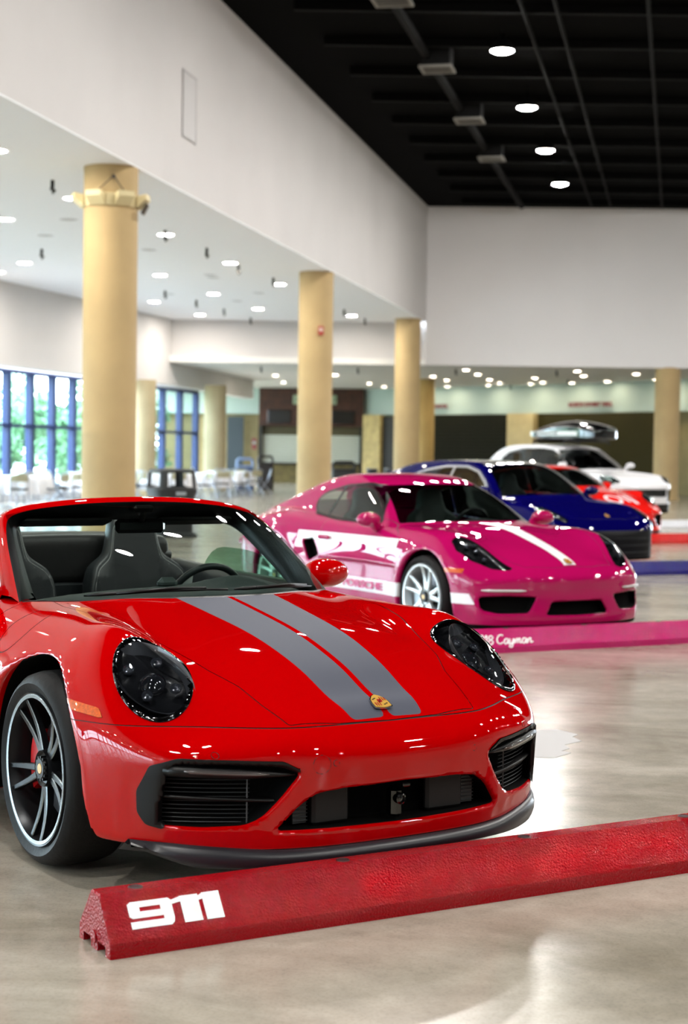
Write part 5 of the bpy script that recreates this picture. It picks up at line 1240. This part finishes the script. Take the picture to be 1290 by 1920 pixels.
# ================= wheel stops =================
def stop(p,dirang,L,m,label,w=.253,h=.165,holes=True):
    o=empty('wheel_stop',(p[0],p[1],0),dirang,label,'wheel stop')
    # local x along the length, y across (front face towards -y)
    prof=[(-w/2,.0),(-w/2,.045),(-.034,h),(.034,h),(w/2,.045),(w/2,0),(w*.36,0),(w*.36,.028),(w*.10,.028),(w*.10,0),(-w*.10,0),(-w*.10,.028),(-w*.36,.028),(-w*.36,0)]
    n=len(prof);V=[];xs=[0,.006]+list(np.linspace(.05,L-.05,9))+[L-.006,L]
    for i,x in enumerate(xs):
        k=.97 if i in(0,len(xs)-1) else 1
        V+=[(x,a*k,b*k if b>.05 else b) for a,b in prof]
    F=[tuple(range(n)),tuple((len(xs)-1)*n+j for j in range(n))[::-1]]+[(i*n+j,(i+1)*n+j,(i+1)*n+(j+1)%n,i*n+(j+1)%n) for i in range(len(xs)-1) for j in range(n)]
    G=MB();G.add(V,F);G.build('stop_block',m,o)
    if holes:
        for x in np.arange(.126,L-.05,.70):
            G=MB();G.lathe([(.0,h+.0005),(.015,h+.0006),(.019,h+.003),(.023,h+.0)],16,c=(x,0,0));G.build('bolt_hole',mat('bolt_dark',(46,6,8),.6),o)
    G=MB();G.tube([(-.005,0,.036),(.01,0,.036)],.020,12);G.build('end_plug',m,o)
    return o,prof
def rough_paint(name,rgb):
    m=mat(name,rgb,.6,coat=.6,croug=.04,spec=.0);nt=m.node_tree;b=nt.nodes['Principled BSDF'];tc=nt.nodes.new('ShaderNodeTexCoord')
    n=nt.nodes.new('ShaderNodeTexVoronoi');n.inputs['Scale'].default_value=125;nt.links.new(tc.outputs['Object'],n.inputs['Vector'])
    n2=nt.nodes.new('ShaderNodeTexNoise');n2.inputs['Scale'].default_value=95;n2.inputs['Detail'].default_value=4;nt.links.new(tc.outputs['Object'],n2.inputs['Vector'])
    a=nt.nodes.new('ShaderNodeMath');a.operation='ADD';nt.links.new(n.outputs['Distance'],a.inputs[0]);nt.links.new(n2.outputs['Fac'],a.inputs[1])
    bp=nt.nodes.new('ShaderNodeBump');bp.inputs['Strength'].default_value=.75;bp.inputs['Distance'].default_value=.005;nt.links.new(a.outputs[0],bp.inputs['Height'])
    nt.links.new(bp.outputs[0],b.inputs['Normal']);nt.links.new(bp.outputs[0],b.inputs['Coat Normal']);return m
M_sred=rough_paint('stop_red_paint',(150,2,14));M_spink=rough_paint('stop_pink_paint',(190,36,104));M_sblue=rough_paint('stop_blue_paint',(26,18,112));M_sred2=rough_paint('stop_bright_red',(210,34,34));M_swh=rough_paint('stop_white_paint',(225,228,235))
e1=math.radians(29.5)
so_,prof=stop((-.645-.4925*.1265,4.539+.8703*.1265),e1,2.75,M_sred,'red painted wheel stop with white 911 numerals, in front of the red convertible')
# the numerals on the sloping front face
w,h=.253,.165
p0=np.array([0,-w/2,.045]);p1=np.array([0,-.034,h]);up=(p1-p0)/np.linalg.norm(p1-p0);nrm=np.cross([1,0,0],up)
Mf=Matrix(((1,0,nrm[0],0),(0,up[1],nrm[1],p0[1]),(0,up[2],nrm[2],p0[2]),(0,0,0,1)))
M_num=mat('white_numeral',(244,244,246),.45)
def num(poly,x0,name='numeral',holes=()):
    """outline with slots: union of convex strips"""
    G=MB()
    for pl in poly: G.prism([(x0+a,b) for a,b in pl],.0005,.0022,M=Mf)
    return G.build(name,M_num,so_)
s_=.082;y0=.034
def rc_(a,b,c,d): return [(a,y0+b*s_),(c,y0+b*s_),(c,y0+d*s_),(a,y0+d*s_)]
nine=[rc_(0,0,.125,.26),[(.125,y0),(.134,y0+.1*s_),(.137,y0+.26*s_),(.125,y0+.26*s_)],rc_(.105,.26,.137,.90),[(.105,y0+.9*s_),(.137,y0+.9*s_),(.128,y0+s_),(.105,y0+s_)],rc_(0,.46,.105,.62),[(.01,y0+.38*s_),(.105,y0+.38*s_),(.105,y0+.46*s_),(0,y0+.46*s_)],rc_(0,.62,.035,.78),rc_(.100,.62,.105,.78),rc_(0,.78,.105,.92),[(0,y0+.92*s_),(.105,y0+.92*s_),(.105,y0+s_),(.01,y0+s_)]]
num(nine,.075)
num([[(.1365,y0+.74*s_),(.166,y0+.80*s_),(.166,y0+.99*s_),(.1365,y0+.90*s_)],rc_(.165,0,.223,1.0)],.075)
num([[(.2225,y0+.76*s_),(.237,y0+.79*s_),(.237,y0+1.0*s_),(.2225,y0+.93*s_)],rc_(.236,0,.292,1.02)],.075)
st2,_=stop((.47,11.52),math.atan2(.802,1.56),3.4,M_spink,'pink painted wheel stop with white script, in front of the pink coupe')
LET={'C':[[(.62,.95),(.45,1.05),(.2,.95),(.03,.6),(.08,.2),(.32,.02),(.62,.18)]],'a':[[(.45,.5),(.25,.58),(.05,.35),(.1,.05),(.28,.03),(.45,.45),(.42,.05),(.62,.1)]],
'y':[[(.05,.55),(.08,.1),(.28,.08),(.45,.55),(.35,-.2),(.12,-.42),(.02,-.25),(.3,.0),(.6,.15)]],'m':[[(.02,.5),(.08,.02)],[(.08,.2),(.25,.55),(.32,.4),(.3,.02)],[(.3,.2),(.48,.55),(.56,.4),(.55,.05),(.75,.12)]],'n':[[(.02,.5),(.08,.02)],[(.08,.2),(.28,.56),(.38,.4),(.36,.05),(.58,.14)]],
'7':[[(.02,.98),(.5,1.0),(.2,.0)]],'1':[[(.1,.75),(.32,1.0),(.26,.0)]],'8':[[(.3,.52),(.1,.75),(.3,1.0),(.5,.78),(.3,.52),(.05,.25),(.3,.0),(.52,.25),(.3,.52)]]}
ADV={'C':.70,'a':.55,'y':.55,'m':.74,'n':.6,'7':.55,'1':.42,'8':.62,' ':.3}
px=.52;em=.085
for chh in '718 Cayman':
    if chh!=' ':
        for st_ in LET[chh]:
            P=np.array(st_,float);t=np.arange(len(P));Q=basis(t,np.linspace(0,len(P)-1,(len(P)-1)*5+1))@P if len(P)>2 else P
            G=MB();G.tube([Mf@Vector((px+(a+.28*b)*em,.026+b*em*.85,.001)) for a,b in Q],.0052,6);G.build('script_letter',M_num,st2)
    px+=ADV[chh]*em
st3,_=stop((2.64,19.27),.42,4.2,M_sblue,'dark blue painted wheel stop in front of the blue saloon')
st4,_=stop((4.42,26.47),.42,4.4,M_sred2,'bright red wheel stop beyond the blue saloon, near the right edge')
st5,_=stop((4.86,31.76),.42,5.0,M_swh,'white painted wheel stop farthest away, near the right edge')
